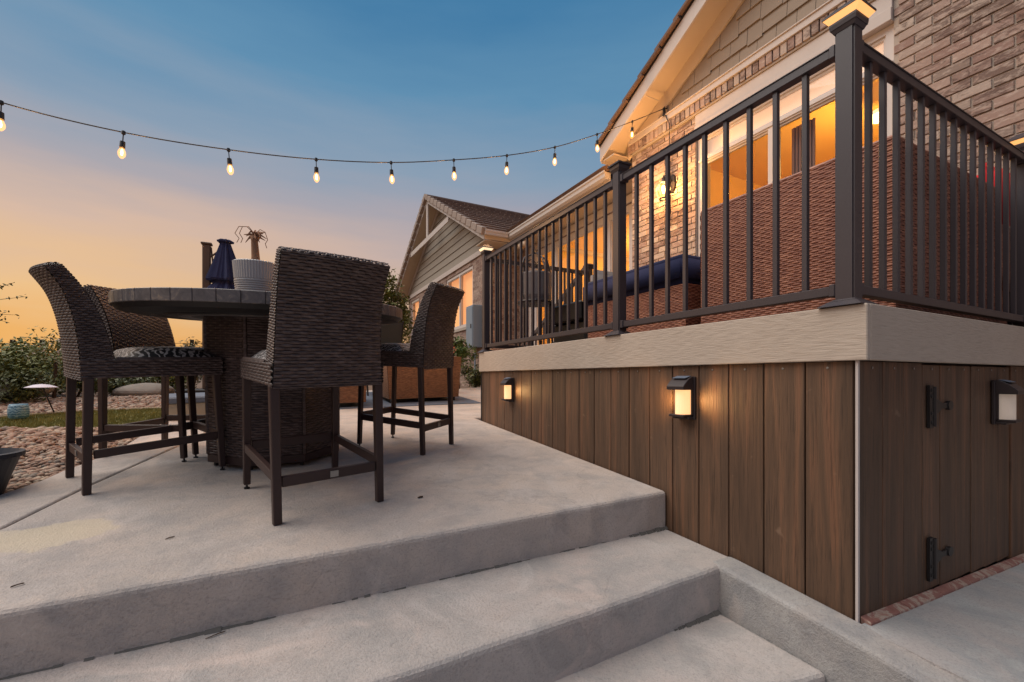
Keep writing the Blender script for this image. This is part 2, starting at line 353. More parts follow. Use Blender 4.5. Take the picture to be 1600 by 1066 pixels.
def glassm(name, refl=.22, tint=(1,1,1)):
    m = bpy.data.materials.new(name); m.use_nodes = True; t = m.node_tree; t.nodes.clear()
    o = t.nodes.new('ShaderNodeOutputMaterial'); tr = t.nodes.new('ShaderNodeBsdfTransparent'); gl = t.nodes.new('ShaderNodeBsdfGlossy'); mx = t.nodes.new('ShaderNodeMixShader')
    tr.inputs[0].default_value = (*tint, 1); gl.inputs[1].default_value = .01
    lw = t.nodes.new('ShaderNodeLayerWeight'); lw.inputs[0].default_value = refl; t.links.new(lw.outputs[1], mx.inputs[0])
    t.links.new(tr.outputs[0], mx.inputs[1]); t.links.new(gl.outputs[0], mx.inputs[2]); t.links.new(mx.outputs[0], o.inputs[0]); return m
M_glass = glassm('window_glass', .045); M_glassw = glassm('door_glass', .06)
def emis(name, c, s): return mat(name, (.6,.5,.4), .5, emit=c, es=s)
M_lens = emis('lit_amber_lens', (1,.50,.20), 1.25)
M_lens_off_glow = mat('frosted_lens_glow', srgb(206,190,178), .4, emit=(1,.8,.62), es=.12)  # lamp is off, a faint glow is added to its lens
M_caplens = emis('lit_cap_lens', (1,.42,.10), 1.15)
M_caplens2 = emis('lit_far_cap_lens', (1,.72,.42), 1.2)
M_bulb = emis('warm_bulb_filament', (1,.60,.26), 12)
def bulbglass():
    m = bpy.data.materials.new('bulb_glass'); m.use_nodes = True; t = m.node_tree; t.nodes.clear()
    o = t.nodes.new('ShaderNodeOutputMaterial'); tr = t.nodes.new('ShaderNodeBsdfTransparent'); em = t.nodes.new('ShaderNodeEmission'); ad = t.nodes.new('ShaderNodeAddShader')
    tr.inputs[0].default_value = (.9,.82,.7,1); em.inputs[0].default_value = (1,.44,.13,1); em.inputs[1].default_value = .7
    t.links.new(tr.outputs[0], ad.inputs[0]); t.links.new(em.outputs[0], ad.inputs[1]); t.links.new(ad.outputs[0], o.inputs[0]); return m
M_bulbglass = bulbglass()
M_room = mat('room_paint', srgb(236,200,132), .9)
M_curtain = mat('curtain_brown', srgb(130,100,88), .9)
M_skyglow = mat('sky_reflection_cream', srgb(238,214,190), .9, emit=(1,.66,.45), es=.5)  # glow stands in for the sunset sky reflected in the transom glass
M_sunsetglow = mat('sunset_reflection_glow', srgb(235,180,120), .9, emit=(1,.40,.15), es=.62)  # peach glow paints in the sunset mirrored by the far windows
def leafm(name, a, b):
    m = mat(name, a, .55, spec=.3); d = Nd(m); c = d.coord((1,1,1)); n = d.noise(c, 9, 3); n2 = d.noise(c, 60, 2)
    x = d.mix(d.ramp(n, [(.35, (0,0,0)), (.65, (1,1,1))]), a, b); x = d.mix(d.ramp(n2, [(.5, (0,0,0)), (.7, (.5,.5,.5))]), x, tuple(v*.5 for v in a)); d.col(x)
    d.b.inputs['Subsurface Weight'].default_value = 0; return m
M_leaf = leafm('leaf_green', srgb(92,98,50), srgb(132,134,72)); M_leaf2 = leafm('leaf_dark', srgb(72,78,46), srgb(102,106,62))
M_leaf3 = leafm('leaf_fresh', srgb(62,84,40), srgb(104,118,60)); M_dryleaf = leafm('leaf_dry', srgb(92,84,52), srgb(120,104,66))
M_whitefl = mat('white_petal', srgb(196,180,160), .8); M_pinkfl = mat('pink_petal', srgb(206,120,96), .8)
M_bark = paint('bark', srgb(70,54,44), .95, .3, 1)
M_grass = leafm('grass_green', srgb(104,106,54), srgb(140,132,74))
M_ground = paint('garden_soil', srgb(112,90,74), .95, .3, 1)
def stonem():
    m = mat('river_stone', (.4,.3,.27), .85, spec=.2); d = Nd(m); at = d.n('ShaderNodeAttribute', attribute_name='tint'); c = d.coord(); g = d.noise(c, 60, 4, .7)
    x = d.ramp(at.outputs['Fac'], [(0, srgb(128,100,88)), (.25, srgb(176,146,128)), (.5, srgb(150,124,108)), (.7, srgb(198,180,160)), (.85, srgb(132,124,116)), (1, srgb(180,152,134))])
    d.col(d.mix(d.ramp(g, [(.4, (0,0,0)), (.7, (.4,.4,.4))]), x, srgb(96,72,62))); return m
M_stone = stonem()
def redledge():
    m = mat('red_painted_ledge', (.3,.1,.08), .85); d = Nd(m); c = d.coord(); a = d.noise(c, 13, 5, .7, 1)
    d.col(d.ramp(a, [(.33, srgb(128,84,76)), (.5, srgb(140,98,88)), (.56, srgb(168,152,138)), (.66, srgb(150,110,98)), (.8, srgb(124,76,68))])); return m
M_ledge = redledge()
def peel():
    m = concrete('concrete_kerb', (.36,.35,.34), (.42,.36,.33), (.27,.265,.27)); d = Nd(m); return m
M_kerb = peel()

# ------------------------------------------------------------------ terrain levels
def PZ(x, y): return -.718437+.011*x+.065*min(y, 7.6)
NRM = Vector((-.011, -.065, 1)).normalized()
TILT = Vector((0,0,1)).rotation_difference(NRM).to_matrix().to_4x4()
def on_patio(x, y, ang=0, dz=0, s=1):
    return Matrix.Translation((x, y, PZ(x, y)+dz)) @ TILT @ Matrix.Rotation(ang, 4, 'Z') @ Matrix.Scale(s, 4)

# ground: one sheet to the horizon
def ground_z(x, y):
    if y < 1.67: return -1.45
    d = math.hypot(x, y)
    z = PZ(x, y)-.05
    if d > 30: z -= (d-30)*.002
    return z
g = MB(); ys = [-60,-20,-6,-2,.5,1.66,1.68,2,3,4,5,6,7,7.6,9,12,16,24,40,80,200,800]; xs = [-800,-200,-80,-40,-24,-16,-10,-7,-5,-3.5,-2.4,-1.6,-.8,.5,1.6,1.9,3,6,12,40,120,800]
for y in ys:
    for x in xs: g.v.append((x, y, ground_z(x, y)))
for j in range(len(ys)-1):
    for i in range(len(xs)-1):
        a = j*len(xs)+i; g.f.append((a, a+1, a+len(xs)+1, a+len(xs)))
tag(g.build('ground', M_ground), kind='structure')

# patio slabs with an open control joint between them
XE = [(-1.24,2.4), (-1.18,2.9), (-1.12,3.1), (-1.10,3.3), (-1.06,3.45), (-1.0,3.85), (-1.0,4.3), (-1.06,4.7), (-1.05,5.0), (-.92,5.4), (-.80,5.9)]
JT = [(-1.30,1.645), (-1.08,2.1), (-.97,2.38), (-.885,2.89), (-.77,3.4), (-.65,3.92), (-.52,4.7), (-.42,5.6), (-.3,7.58)]
def densify(poly, segs, step=.07, jit=.0028, seed=1):
    rr = random.Random(seed); out = []
    for i, p in enumerate(poly):
        q = poly[(i+1) % len(poly)]; out.append(p)
        if i in segs:
            n = int(math.dist(p, q)/step)
            for k in range(1, n): f = k/n; out.append((p[0]+(q[0]-p[0])*f+rr.uniform(-jit, jit), p[1]+(q[1]-p[1])*f+rr.uniform(-jit, jit)))
    return out
def slab(name, poly, m, th=.17, bevel=0, zf=PZ):
    mb = MB(); n = len(poly); mb.v = [(x, y, zf(x, y)) for x, y in poly]+[(x, y, zf(x, y)-th) for x, y in poly]
    mb.f = [tuple(range(n)), tuple(reversed(range(n, 2*n)))]+[(i, n+i, n+(i+1) % n, (i+1) % n) for i in range(n)]
    o = mb.build(name, m)
    if bevel:
        md = o.modifiers.new('b', 'BEVEL'); md.width = bevel; md.segments = 3; md.limit_method = 'ANGLE'; md.angle_limit = R(40)
    return o
edge = [(x+.006, y) for x, y in JT]
main = edge+[(5.2,7.58), (5.2,4.25), (1.764,4.25), (1.764,1.641)]
tag(slab('patio', densify(main, {len(main)-1}), M_conc, .212, bevel=.020), kind='structure')
left = [(x, y) for x, y in reversed(JT)]+[(-1.42,1.645), (-1.36,2.0)]+XE+[(-.72,7.58)]
tag(slab('patio', left, M_conc, .14, bevel=.012), kind='structure')
def z2(x, y): return -.786+.005*(x-1.765)+.035*(y-1.64)
def z3(x, y): return -.990+.006*(x-1.63)+.02*(y-1.23)
tag(slab('step', densify([(-4.2,1.24), (-.67,1.20), (.3,1.19), (1.0,1.207), (1.628,1.231), (1.764,1.231), (1.764,1.70), (-4.2,1.70)], {0,1,2,3}, seed=2), M_conc2, .215, .022, z2), kind='structure')
tag(slab('step', densify([(-4.2,.86), (1.43,.845), (1.628,.812), (1.628,1.28), (-4.2,1.28)], {0,1}, seed=3), M_conc2, .205, .022, z3), kind='structure')
tag(slab('step', [(-4.2,.40), (1.628,.40), (1.628,.87), (-4.2,.87)], M_conc2, .25, .012, lambda x, y: -1.18), kind='structure')
tag(slab('path', [(-6,-4), (1.628,-4), (1.628,.41), (-6,.41)], M_conc3, .1, 0, lambda x, y: -1.38), kind='structure')
def zk(x, y): return -.786-.088*(1.231-y)-.03-.03*(x-1.63)*0 if y < 1.231 else -.8
def zpath(x, y): return -.850-.047*max(0, x-1.765)+.05*(y-.78)
# kerb beside the skirt: top slopes down towards the path
kb = MB(); prof = [(1.285,-.7965), (1.235,-.7985), (.78,-.846), (.571,-.875), (0,-.93), (-1.0,-1.02), (-2.5,-1.15)]
for y, z in prof: kb.v += [(1.63, y, z), (1.764, y, z+.002), (1.764, y, -1.5), (1.63, y, -1.5)]
for i in range(len(prof)-1):
    for k in range(4):
        kb.f.append((4*i+k, 4*i+(k+1) % 4, 4*i+4+(k+1) % 4, 4*i+4+k))
kb.f += [(0,1,2,3), tuple(4*(len(prof)-1)+k for k in (3,2,1,0))]
o = kb.build('kerb', M_kerb); md = o.modifiers.new('b', 'BEVEL'); md.width = .018; md.segments = 3; md.limit_method = 'ANGLE'; md.angle_limit = R(50)
tag(o, kind='structure')
pp = MB(); px_ = [1.742,2.2,3,4,6]; py_ = [(.775,0), (.571,1), (0,2), (-1.0,3), (-2.5,4)]
kz = {0:-.846, 1:-.864, 2:-.919, 3:-1.009, 4:-1.139}
for y, k in py_:
    for x in px_: pp.v.append((x, y, kz[k]-.052*(x-1.766)-.0035))
nn = len(pp.v); pp.v += [(x, y, z-.12) for x, y, z in pp.v]
for j in range(4):
    for i in range(4):
        a = j*5+i; pp.f.append((a, a+1, a+6, a+5)); a += nn; pp.f.append((a, a+5, a+6, a+1))
for i in range(4):
    for a in (i, 20+i): pp.f.append((a, a+1, nn+a+1, nn+a))
for j in range(4):
    for a in (j*5, j*5+4): pp.f.append((a, a+5, nn+a+5, nn+a))
tag(pp.build('path', M_conc3), kind='structure')

# rough dirty joint where each riser meets the tread below
M_joint = paint('joint_dirt', srgb(96,92,88), .95, .3, 1)
for (ya, zf, xa, xb, sd) in ((1.640, z2, -3.2, 1.76, 1), (1.226, z3, -3.2, 1.62, 2)):
    rr = random.Random(sd); mb = MB(); n = 230
    for i in range(n):
        x0 = xa+(xb-xa)*i/n; x1 = xa+(xb-xa)*(i+1)/n; c_ = x0/xb if xb else 0
        yy = ya+.001-(0 if sd == 1 else (.030*max(0, min(1, (1.0-x0)/.9)))); w = max(0, .0025+.006*math.sin(i*.21+sd)*math.sin(i*.077)+rr.uniform(-.002,.004)+(.009 if x0 > xb-.28 else 0))
        if w < .002: continue
        h_ = w*.8+.001; w2_ = max(.001, w*rr.uniform(.6,1.2)); a = zf(x0, yy-w); b = zf(x1, yy-w)
        mb.add([(x0,yy-w,a+.0008), (x1,yy-w2_,b+.0008), (x1,yy+.004,b+h_), (x0,yy+.004,a+h_)], [(0,1,2,3)])
    mb.keep = True; tag(mb.build('step_joint', M_joint), kind='structure')

# ------------------------------------------------------------------ deck
DZ = .2528
deck = thing('deck', 'raised deck with brown vertical board skirt and beige fascia', 'deck', (1.765, .79, -.9))
DL = Vector((1.765, .79, -.9))
def dloc(o): o.matrix_parent_inverse = Matrix.Translation(-DL); return o
# fascia boards
mb = MB(); mb.box(1.742,1.766,.752,4.085,.0594,DZ); dloc(mb.build('fascia_board', M_fascia, deck, bevel=.003))
mb = MB(); mb.box(1.7665,4.38,.752,.776,.0594,DZ); dloc(mb.build('fascia_board', M_fascia, deck, bevel=.003))
# skirt boards, west side
def boards_along(n0, n1, w, along, fixed, z0f, name, parent, th=.02, first=0):
    t = n0; k = 0; res = []
    while t < n1-.02:
        ww = (first if (k == 0 and first) else w)*random.uniform(.985, 1.015); e = min(t+ww, n1)
        z0 = z0f((t+e)/2); mb = MB(); off = random.uniform(0, .0025)
        if along == 'y': mb.box(fixed+off, fixed+th+off, t+.002, e-.0035, z0, .0588)
        else: mb.box(t+.002, e-.0035, fixed+off, fixed+th+off, z0, .0588)
        o = mb.build(name, M_board, parent, bevel=.0022); dloc(o); res.append(o)
        t = e; k += 1
    return res
boards_along(.803, 4.07, .162, 'y', 1.765, lambda t: (-.88 if t < 1.78 else -.66), 'skirt_board', deck)
M2 = MB(); M2.box(1.764,1.7675,.7845,.796,-.86,.0588); M2.box(1.756,1.7645,.7845,.7925,-.86,.0588)
dloc(M2.build('corner_strip', M_strip, deck))
boards_along(1.775, 2.26, .162, 'x', .787, lambda t: -.87, 'skirt_board', deck)
gate = MB(); gate.box(2.262,3.235,.812,.83,-.80,.04); gate = dloc(gate.build('gate', M_blk, deck)); gate['label'] = 'board gate in the skirt hung on two black hinges'
t = 2.268
for k in range(6):
    mb = MB(); dy = random.uniform(0,.003); mb.box(t+.002, t+.157, .7895+dy, .8095+dy, -.865-.04*k/6, .052)
    c = mb.build('board', M_board, gate, bevel=.0022); t += .1605
boards_along(3.255, 4.38, .162, 'x', .789, lambda t: -.93, 'skirt_board', deck)
bk = MB(); bk.box(1.79,1.80,.815,4.06,-.86,.2); bk.box(1.79,4.38,.835,.845,-.95,.2); bk.box(1.76,4.38,4.06,4.08,-.6,.0588); dloc(bk.build('backing', M_blk, deck))
sc = MB(); sc.lathe([(0,.0012), (.0045,.0006), (.0045,-.001)], 8); sc0 = None
for (ax, n_) in (('y', 14), ('x', 10)):
    for k in range(n_):
        for zz in (.035, ):
            if ax == 'y': p_ = (1.7642, .885+k*.162, zz); r_ = (0, R(-90), 0)
            else: p_ = (1.86+k*.16, .7862, zz); r_ = (R(90), 0, 0)
            if sc0 is None: sc0 = sc.build('screw', M_screwm, deck); o = sc0
            else: o = inst(sc0, parent=deck)
            dloc(o); o.location = p_; o.rotation_euler = r_
# hinges on the gate
def hinge(x, z):
    mb = MB(); mb.box(x-.022, x+.004, .779, .7885, z-.062, z+.062); mb.tube([(x+.008,.7785,z-.058), (x+.008,.7785,z+.058)], .0055, 8)
    mb.hexa([(x+.010,.781,z-.030), (x+.010,.7885,z-.030), (x+.010,.7885,z+.030), (x+.010,.781,z+.030)], [(x+.05,.781,z-.011), (x+.05,.7885,z-.011), (x+.05,.7885,z+.011), (x+.05,.781,z+.011)])
    mb.box(x+.05, x+.092, .781, .7885, z-.008, z+.008)
    mb.lathe([(0,.006), (.014,.006), (.014,-.006), (0,-.006)], 12, (0,0,0), Matrix.Translation((x+.096,.7835,z)) @ Matrix.Rotation(R(90),4,'X'))
    for q in (-.045,-.02,.03,.048): mb.lathe([(0,.003), (.0055,.001), (.0055,-.001)], 8, (0,0,0), Matrix.Translation((x-.010,.778,z+q)) @ Matrix.Rotation(R(90),4,'X'))
    mb.v = [(x+(a-x)*(1.75 if a > x+.01 else 1.3), .7885+(b-.7885)*1.1, z+(c-z)*1.4) for a, b, c in mb.v]
    return mb.build('hinge', M_blk, gate)
hinge(2.325, -.118); hinge(2.325, -.735)
# floor boards
t = 1.78
while t < 4.36:
    mb = MB(); mb.box(t, min(t+.137, 4.37), .778, 4.08, DZ-.026, DZ-.002+.001*random.random()); dloc(mb.build('floor_board', M_board, deck)); t += .143
# red ledge at the foot of the east boards
lb = MB(); n = 9
for i in range(n):
    x0 = 1.78+i*.29; zz = -.850-.052*(x0-1.766); l = .283
    mbx = MB(); mbx.hexa([(x0,.752+random.uniform(-.004,.004),zz-.02), (x0+l,.752+random.uniform(-.004,.004),zz-.035), (x0+l,.79,zz-.035), (x0,.79,zz-.02)], [(x0,.757,zz+.008), (x0+l,.757,zz+.008-.015), (x0+l,.79,zz+.018-.015), (x0,.79,zz+.018)])
    dloc(mbx.build('ledge_brick', M_ledge, deck, bevel=.003))

# ------------------------------------------------------------------ railing
RT = 1.213   # top of the rail
rail = thing('deck_railing', 'dark bronze metal railing with square balusters round the deck edge', 'railing', (1.80,.83,DZ))
RL = Vector((1.80,.83,DZ))
def rl(o): o.matrix_parent_inverse = Matrix.Translation(-RL); return o
PW = .062
def post(x, y, parent, z0=DZ, z1=1.262, w=PW, lf=rl, lit=None):
    mb = MB(); mb.box(x-w/2, x+w/2, y-w/2, y+w/2, z0, z1); o = lf(mb.build('post', M_rail, parent, bevel=.006, seg=2))
    mb = MB(); b = w/2
    for (h0, h1, e0, e1) in ((0,.020,.040,.014), (.0201,.028,.012,.002)):
        q0 = b+e0; q1 = b+e1; mb.hexa([(x-q0,y-q0,z0+h0+.001), (x+q0,y-q0,z0+h0+.001), (x+q0,y+q0,z0+h0+.001), (x-q0,y+q0,z0+h0+.001)], [(x-q1,y-q1,z0+h1), (x+q1,y-q1,z0+h1), (x+q1,y+q1,z0+h1), (x-q1,y+q1,z0+h1)])
    s = mb.build('base_trim', M_rail, o)
    mb = MB()   # cap: two flared mouldings, then the roof plate
    def fr(h0, h1, e0, e1):
        q0 = b+e0; q1 = b+e1; mb.hexa([(x-q0,y-q0,z1+h0), (x+q0,y-q0,z1+h0), (x+q0,y+q0,z1+h0), (x-q0,y+q0,z1+h0)], [(x-q1,y-q1,z1+h1), (x+q1,y-q1,z1+h1), (x+q1,y+q1,z1+h1), (x-q1,y+q1,z1+h1)])
    fr(-.020,-.006,.002,.008); fr(-.006,.008,.010,.012)
    fr(.0085,.016,.012,.012)
    if lit:
        c = mb.build('cap', M_rail, o)
        l = MB(); q0 = b+.011; q1 = b+.026
        l.hexa([(x-q0,y-q0,z1+.0165), (x+q0,y-q0,z1+.0165), (x+q0,y+q0,z1+.0165), (x-q0,y+q0,z1+.0165)], [(x-q1,y-q1,z1+.036), (x+q1,y-q1,z1+.036), (x+q1,y+q1,z1+.036), (x-q1,y+q1,z1+.036)])
        l.build('lamp_lens', lit, o)
        t = MB(); q = b+.028; zz = z1+.037
        t.hexa([(x-q,y-q,zz), (x+q,y-q,zz), (x+q,y+q,zz), (x-q,y+q,zz)], [(x-q,y-q,zz+.006), (x+q,y-q,zz+.006), (x+q,y+q,zz+.006), (x-q,y+q,zz+.006)])
        t.hexa([(x-q,y-q,zz+.0065), (x+q,y-q,zz+.0065), (x+q,y+q,zz+.0065), (x-q,y+q,zz+.0065)], [(x-.02,y-.02,zz+.04), (x+.02,y-.02,zz+.04), (x+.02,y+.02,zz+.04), (x-.02,y+.02,zz+.04)])
        t.build('cap_roof', M_rail, o)
    else:
        fr(.0165,.026,.020,.020); fr(.0265,.044,.016,-.01); c = mb.build('cap', M_rail, o)
    return o
def span(p, q, parent, lf=rl, z0=DZ+.065, z1=RT, n=None, sp=.1097, brackets=True):
    p, q = Vector(p), Vector(q); d = (q-p); Ln = d.length; d.normalize()
    mb = MB(); mb.bar((*p.xy, z1-.021), (*q.xy, z1-.021), .040, .032); mb.bar((*p.xy, z1-.0025), (*q.xy, z1-.0025), .048, .005); lf(mb.build('top_rail', M_rail, parent, bevel=.0015))
    mb = MB(); mb.bar((*p.xy, z0), (*q.xy, z0), .036, .034); lf(mb.build('bottom_rail', M_rail, parent, bevel=.002))
    n = n or int(round(Ln/sp))-1; first = None
    for i in range(n):
        c = p+d*(Ln*(i+1)/(n+1))
        if first is None:
            mb = MB(); mb.box(-.0098,.0098,-.0098,.0098, z0+.0172, z1-.0375); first = mb.build('baluster', M_rail, parent, bevel=.0012); lf(first); first.location = (c.x, c.y, 0)
        else: o = inst(first, (c.x, c.y, 0), parent); lf(o)
    if brackets:
        for e, sg in ((p, 1), (q, -1)):
            for z in (z0, z1-.021):
                mb = MB(); a = e+d*sg*.001; b2 = e+d*sg*.022; mb.bar((*a.xy, z), (*b2.xy, z), .052, .046); lf(mb.build('bracket', M_rail, parent, bevel=.003))
xp, yc, yp, ye = 1.797, .832, 2.045, 4.03
post(xp, yc, rail, lit=M_caplens); post(xp, yp, rail); post(xp, ye, rail, lit=M_caplens2)
post(3.60, yc, rail, lit=M_caplens)
h = PW/2
span((xp,yc+h,0), (xp,yp-h,0), rail, n=9); span((xp,yp+h,0), (xp,ye-h,0), rail, n=18)
span((xp+h,yc,0), (3.60-h,yc,0), rail, n=15); span((3.60+h,yc,0), (4.36,yc,0), rail, n=6)
post(3.09, ye, rail, lit=None); span((xp+h,ye,0), (3.09-h,ye,0), rail, n=11)
# stair handrail going down beyond the deck
sr = thing('stair_handrail', 'sloping dark metal handrail running down behind the deck end', 'handrail', (3.09,4.1,DZ))
def srl(o): o.matrix_parent_inverse = Matrix.Translation((-3.09,-4.1,-DZ)); return o
mb = MB(); mb.bar((3.09,4.07,1.29), (3.09,5.45,.50), .045, .04); srl(mb.build('top_rail', M_rail, sr))
mb = MB(); mb.bar((3.09,4.08,.32), (3.09,5.35,-.36), .036, .034); srl(mb.build('bottom_rail', M_rail, sr))
for i in range(11):
    y = 4.18+i*.105; f = (y-4.08)/1.27; mb = MB(); mb.box(3.08,3.10,y-.01,y+.01,.32-.68*f,1.27-.74*f); srl(mb.build('baluster', M_rail, sr))
mb = MB(); mb.box(3.05,3.13,5.38,5.46,PZ(3.09,5.4),.56); srl(mb.build('post', M_rail, sr))

# ------------------------------------------------------------------ skirt lamps
def skirt_lamp(pos, rz, lit, label):
    t = thing('wall_lamp', label, 'wall lamp', M=Matrix.Translation(pos) @ Matrix.Rotation(rz,4,'Z'), group='solar wall lamps on the deck skirt')
    # local: +Y out of the wall, X across, Z up; height .21
    mb = MB(); mb.box(-.055,.055,0,.014,-.105,.105); mb.build('back_plate', M_bronze, t, bevel=.003)
    mb = MB(); n = 8; pr = []
    for i in range(n+1):
        a = i/n; pr.append((.014+.072*a, .105-.048*a**1.8))
    poly = pr+[(.086,.040), (.014,.040)]
    mb.prism(poly, .104, 'x', -.052); hd = mb.build('hood', M_bronze, t, bevel=.0015)
    mb = MB(); mb.hexa([(-.040,.022,.1062), (.040,.022,.1062), (.040,.058,.096), (-.040,.058,.096)], [(-.040,.022,.1082), (.040,.022,.1082), (.040,.058,.098), (-.040,.058,.098)]); mb.build('solar_panel', M_slate, hd)
    mb = MB(); mb.box(-.045,.045,.014,.078,-.092,-.080); mb.box(-.05,.05,.014,.05,-.103,-.0925); mb.build('bottom_tray', M_bronze, t, bevel=.002)
    mb = MB(); r = .038; pts = [(r*math.sin(a), .018+.050*math.cos(a)) for a in [R(-90+180*i/12) for i in range(13)]]
    mb.prism(pts, .1195, 'z', -.0795); mb.build('lens', M_lens if lit else M_lens_off_glow, t)
    for sx in (-1, 1):
        mb = MB(); mb.box(sx*.046-.004, sx*.046+.004, .014, .024, -.080, .040); mb.build('side_frame', M_bronze, t)
    if lit:
        for sx in (-1, 1):
            l = bpy.data.lights.new('lamp_light', 'SPOT'); l.energy = 1.9; l.color = (1,.55,.2); l.shadow_soft_size = .012; l.spot_size = R(130); l.spot_blend = 1
            lo = bpy.data.objects.new('lamp_light', l); COL.objects.link(lo); lo.parent = t; lo.location = (sx*.062,.070,-.012)
            lo.rotation_euler = Vector((-sx*1,.55,0)).to_track_quat('Z','Y').to_euler()
    return t
skirt_lamp((1.7645,1.515,-.100), R(90), True, 'lit amber wall lamp nearest the deck corner on long skirt')
skirt_lamp((1.7645,3.41,-.107), R(90), True, 'lit amber wall lamp at the far end of the long skirt')
skirt_lamp((3.03,.788,-.118), R(180), False, 'unlit frosted wall lamp beside the hinged board gate')

# ------------------------------------------------------------------ house
house = thing('house', 'brick and shingle house with two gables and lit windows behind the deck', 'house', (4.4, 4, DZ))
HL = Vector((4.4,4,DZ))
def hl(o): o.matrix_parent_inverse = Matrix.Translation(-HL); return o
XW, XR, XF = 4.4, 4.75, 4.05
nearholes = [(1.72,3.65,.95,3.166)]
mb = MB(); holed(mb, -1.5, 4.75, -.9, 3.30, nearholes, lambda u, v, w: (XW+.012+w, u, v), .25); hl(mb.build('mortar_wall', M_mortar, house))
# bricks one by one
BL, BH = .213, .0753
def brick_visible(y, z):
    F = XW*math.sin(YAW)+y*math.cos(YAW); Rr = XW*math.cos(YAW)-y*math.sin(YAW)
    px = 800+680*Rr/F; py = 590-680*z/F; return px < 1610 and py > -10, F
cand = []; rows = int((3.24+.4)/BH)-1; zrow0 = 3.09-rows*BH
for j in range(rows+1):
    z = zrow0+j*BH; off = (j % 2)*BL/2
    y = -1.5+off
    while y < 4.74:
        a, b = y, y+BL-.011
        def emitb(a, b):
            if b-a > .03: cand.append((a, b, z))
        if z+BH > .95-.001 and z < 3.1:
            if b <= 1.72 or a >= 3.65: emitb(a, min(b, 4.74))
            elif a < 1.72 < b: emitb(a, 1.715)
            elif a < 3.65 < b: emitb(3.655, min(b, 4.74))
        else: emitb(a, min(b, 4.74))
        y += BL
vis = []; rest = []
for c in cand:
    ok, F = brick_visible((c[0]+c[1])/2, c[2])
    a = (c[0]+c[1])/2
    hid = (c[2] < 1.35 and a < 1.8) or (c[2] < .95 and a < 3.7) or (c[2] < .55)
    (vis if ok and not hid else rest).append((F, c))
vis.sort(key=lambda q: q[0]); rest += vis[292:]; vis = vis[:292]
bcache = {}
for F, (a, b, z) in vis:
    w = round(b-a, 3); dx = random.uniform(-.003, .003)
    if w not in bcache:
        m_ = MB(); m_.box(0, .05, 0, w, 0, BH-.0105); bcache[w] = m_.build('brick', M_brick, house, bevel=.0025); o = bcache[w]
    else: o = inst(bcache[w], parent=house)
    hl(o); o.location = (XW+dx, a, z)
class RB: pass
mb = MB()
for F, (a, b, z) in rest:
    dx = random.uniform(-.003, .003); mb.box(XW+dx, XW+.05, a, b, z, z+BH-.0105)
o = hl(mb.build('brick', M_bty, house)); o['kind'] = 'stuff'
# soldier course, slightly proud
n = 0; y = .30; sb = MB(); sb.box(0,.09,0,.062,0,.112); sb0 = None
while y < 4.74:
    x = XW-.045+random.uniform(-.004,.004)
    if sb0 is None: sb0 = sb.build('soldier_brick', M_brick, house, bevel=.003); o = sb0
    else: o = inst(sb0, parent=house)
    hl(o); o.location = (x, y, 3.190+random.uniform(-.003,.003)); y += .0725
mb = MB(); mb.box(XW-.03, XW+.012, -1.5, 4.74, 3.168, 3.186); hl(mb.build('lintel', M_mortar, house))
# trim band
mb = MB(); mb.box(XW-.062, XW+.01, -1.5, 4.76, 3.306, 3.375); mb.box(XW-.075, XW+.01, -1.5, 4.77, 3.3755, 3.39); hl(mb.build('trim_band', M_trim, house, bevel=.003))
# near gable: soffit line z = ZS - .53 y ; ridge at y = .4
ZS = 5.874; SL = .53; YR = .4
def zs(y): return ZS-SL*abs(y-YR)-SL*YR
XK = 4.09
mb = MB(); yl, yr_ = 5.07, 2*YR-5.07
poly = [(yl, zs(yl)), (YR, zs(YR)), (yr_, zs(yr_)), (yr_, zs(yr_)+.2), (YR, zs(YR)+.2), (yl, zs(yl)+.2)]
mb.prism(poly, 6, 'x', XK+.0255); hl(mb.build('roof', M_soffit, house))
def rakeboard(x0, x1, d0, d1, y0, y1, name, m, parent=house):
    mb = MB()
    for ya, yb in ((y0, YR),) + (((YR, y1),) if y1 is not None else ()):
        mb.prism([(ya, zs(ya)+d0), (yb, zs(yb)+d0), (yb, zs(yb)+d1), (ya, zs(ya)+d1)], x1-x0, 'x', x0)
    return hl(mb.build(name, m, parent))
rakeboard(XK, XK+.025, -.012, .19, yl+.004, yr_, 'rake_board', M_trim)
rakeboard(XK-.012, XK+.02, .1905, .215, yl+.004, yr_, 'rake_trim', M_blk)
rakeboard(XW-.03, XW+.005, -.20, -.001, 4.80, None, 'frieze_board', M_soffit)
# soffit seams
for y in (4.2, 3.0, 1.8):
    mb = MB(); mb.box(XK+.03, XW-.03, y-.004, y+.004, zs(y)-.004, zs(y)+.0005); hl(mb.build('soffit_seam', M_trim, house))
mb = MB(); mb.box(XK+.03, XK+3.5, yl+.002, yl+.022, zs(yl)-.03, zs(yl)+.2); hl(mb.build('eave_board', M_trim, house))
mb = MB(); mb.box(XK+.026, XW, 4.80, yl, zs(yl)-.03, zs(yl)-.012); hl(mb.build('soffit', M_soffit, house))
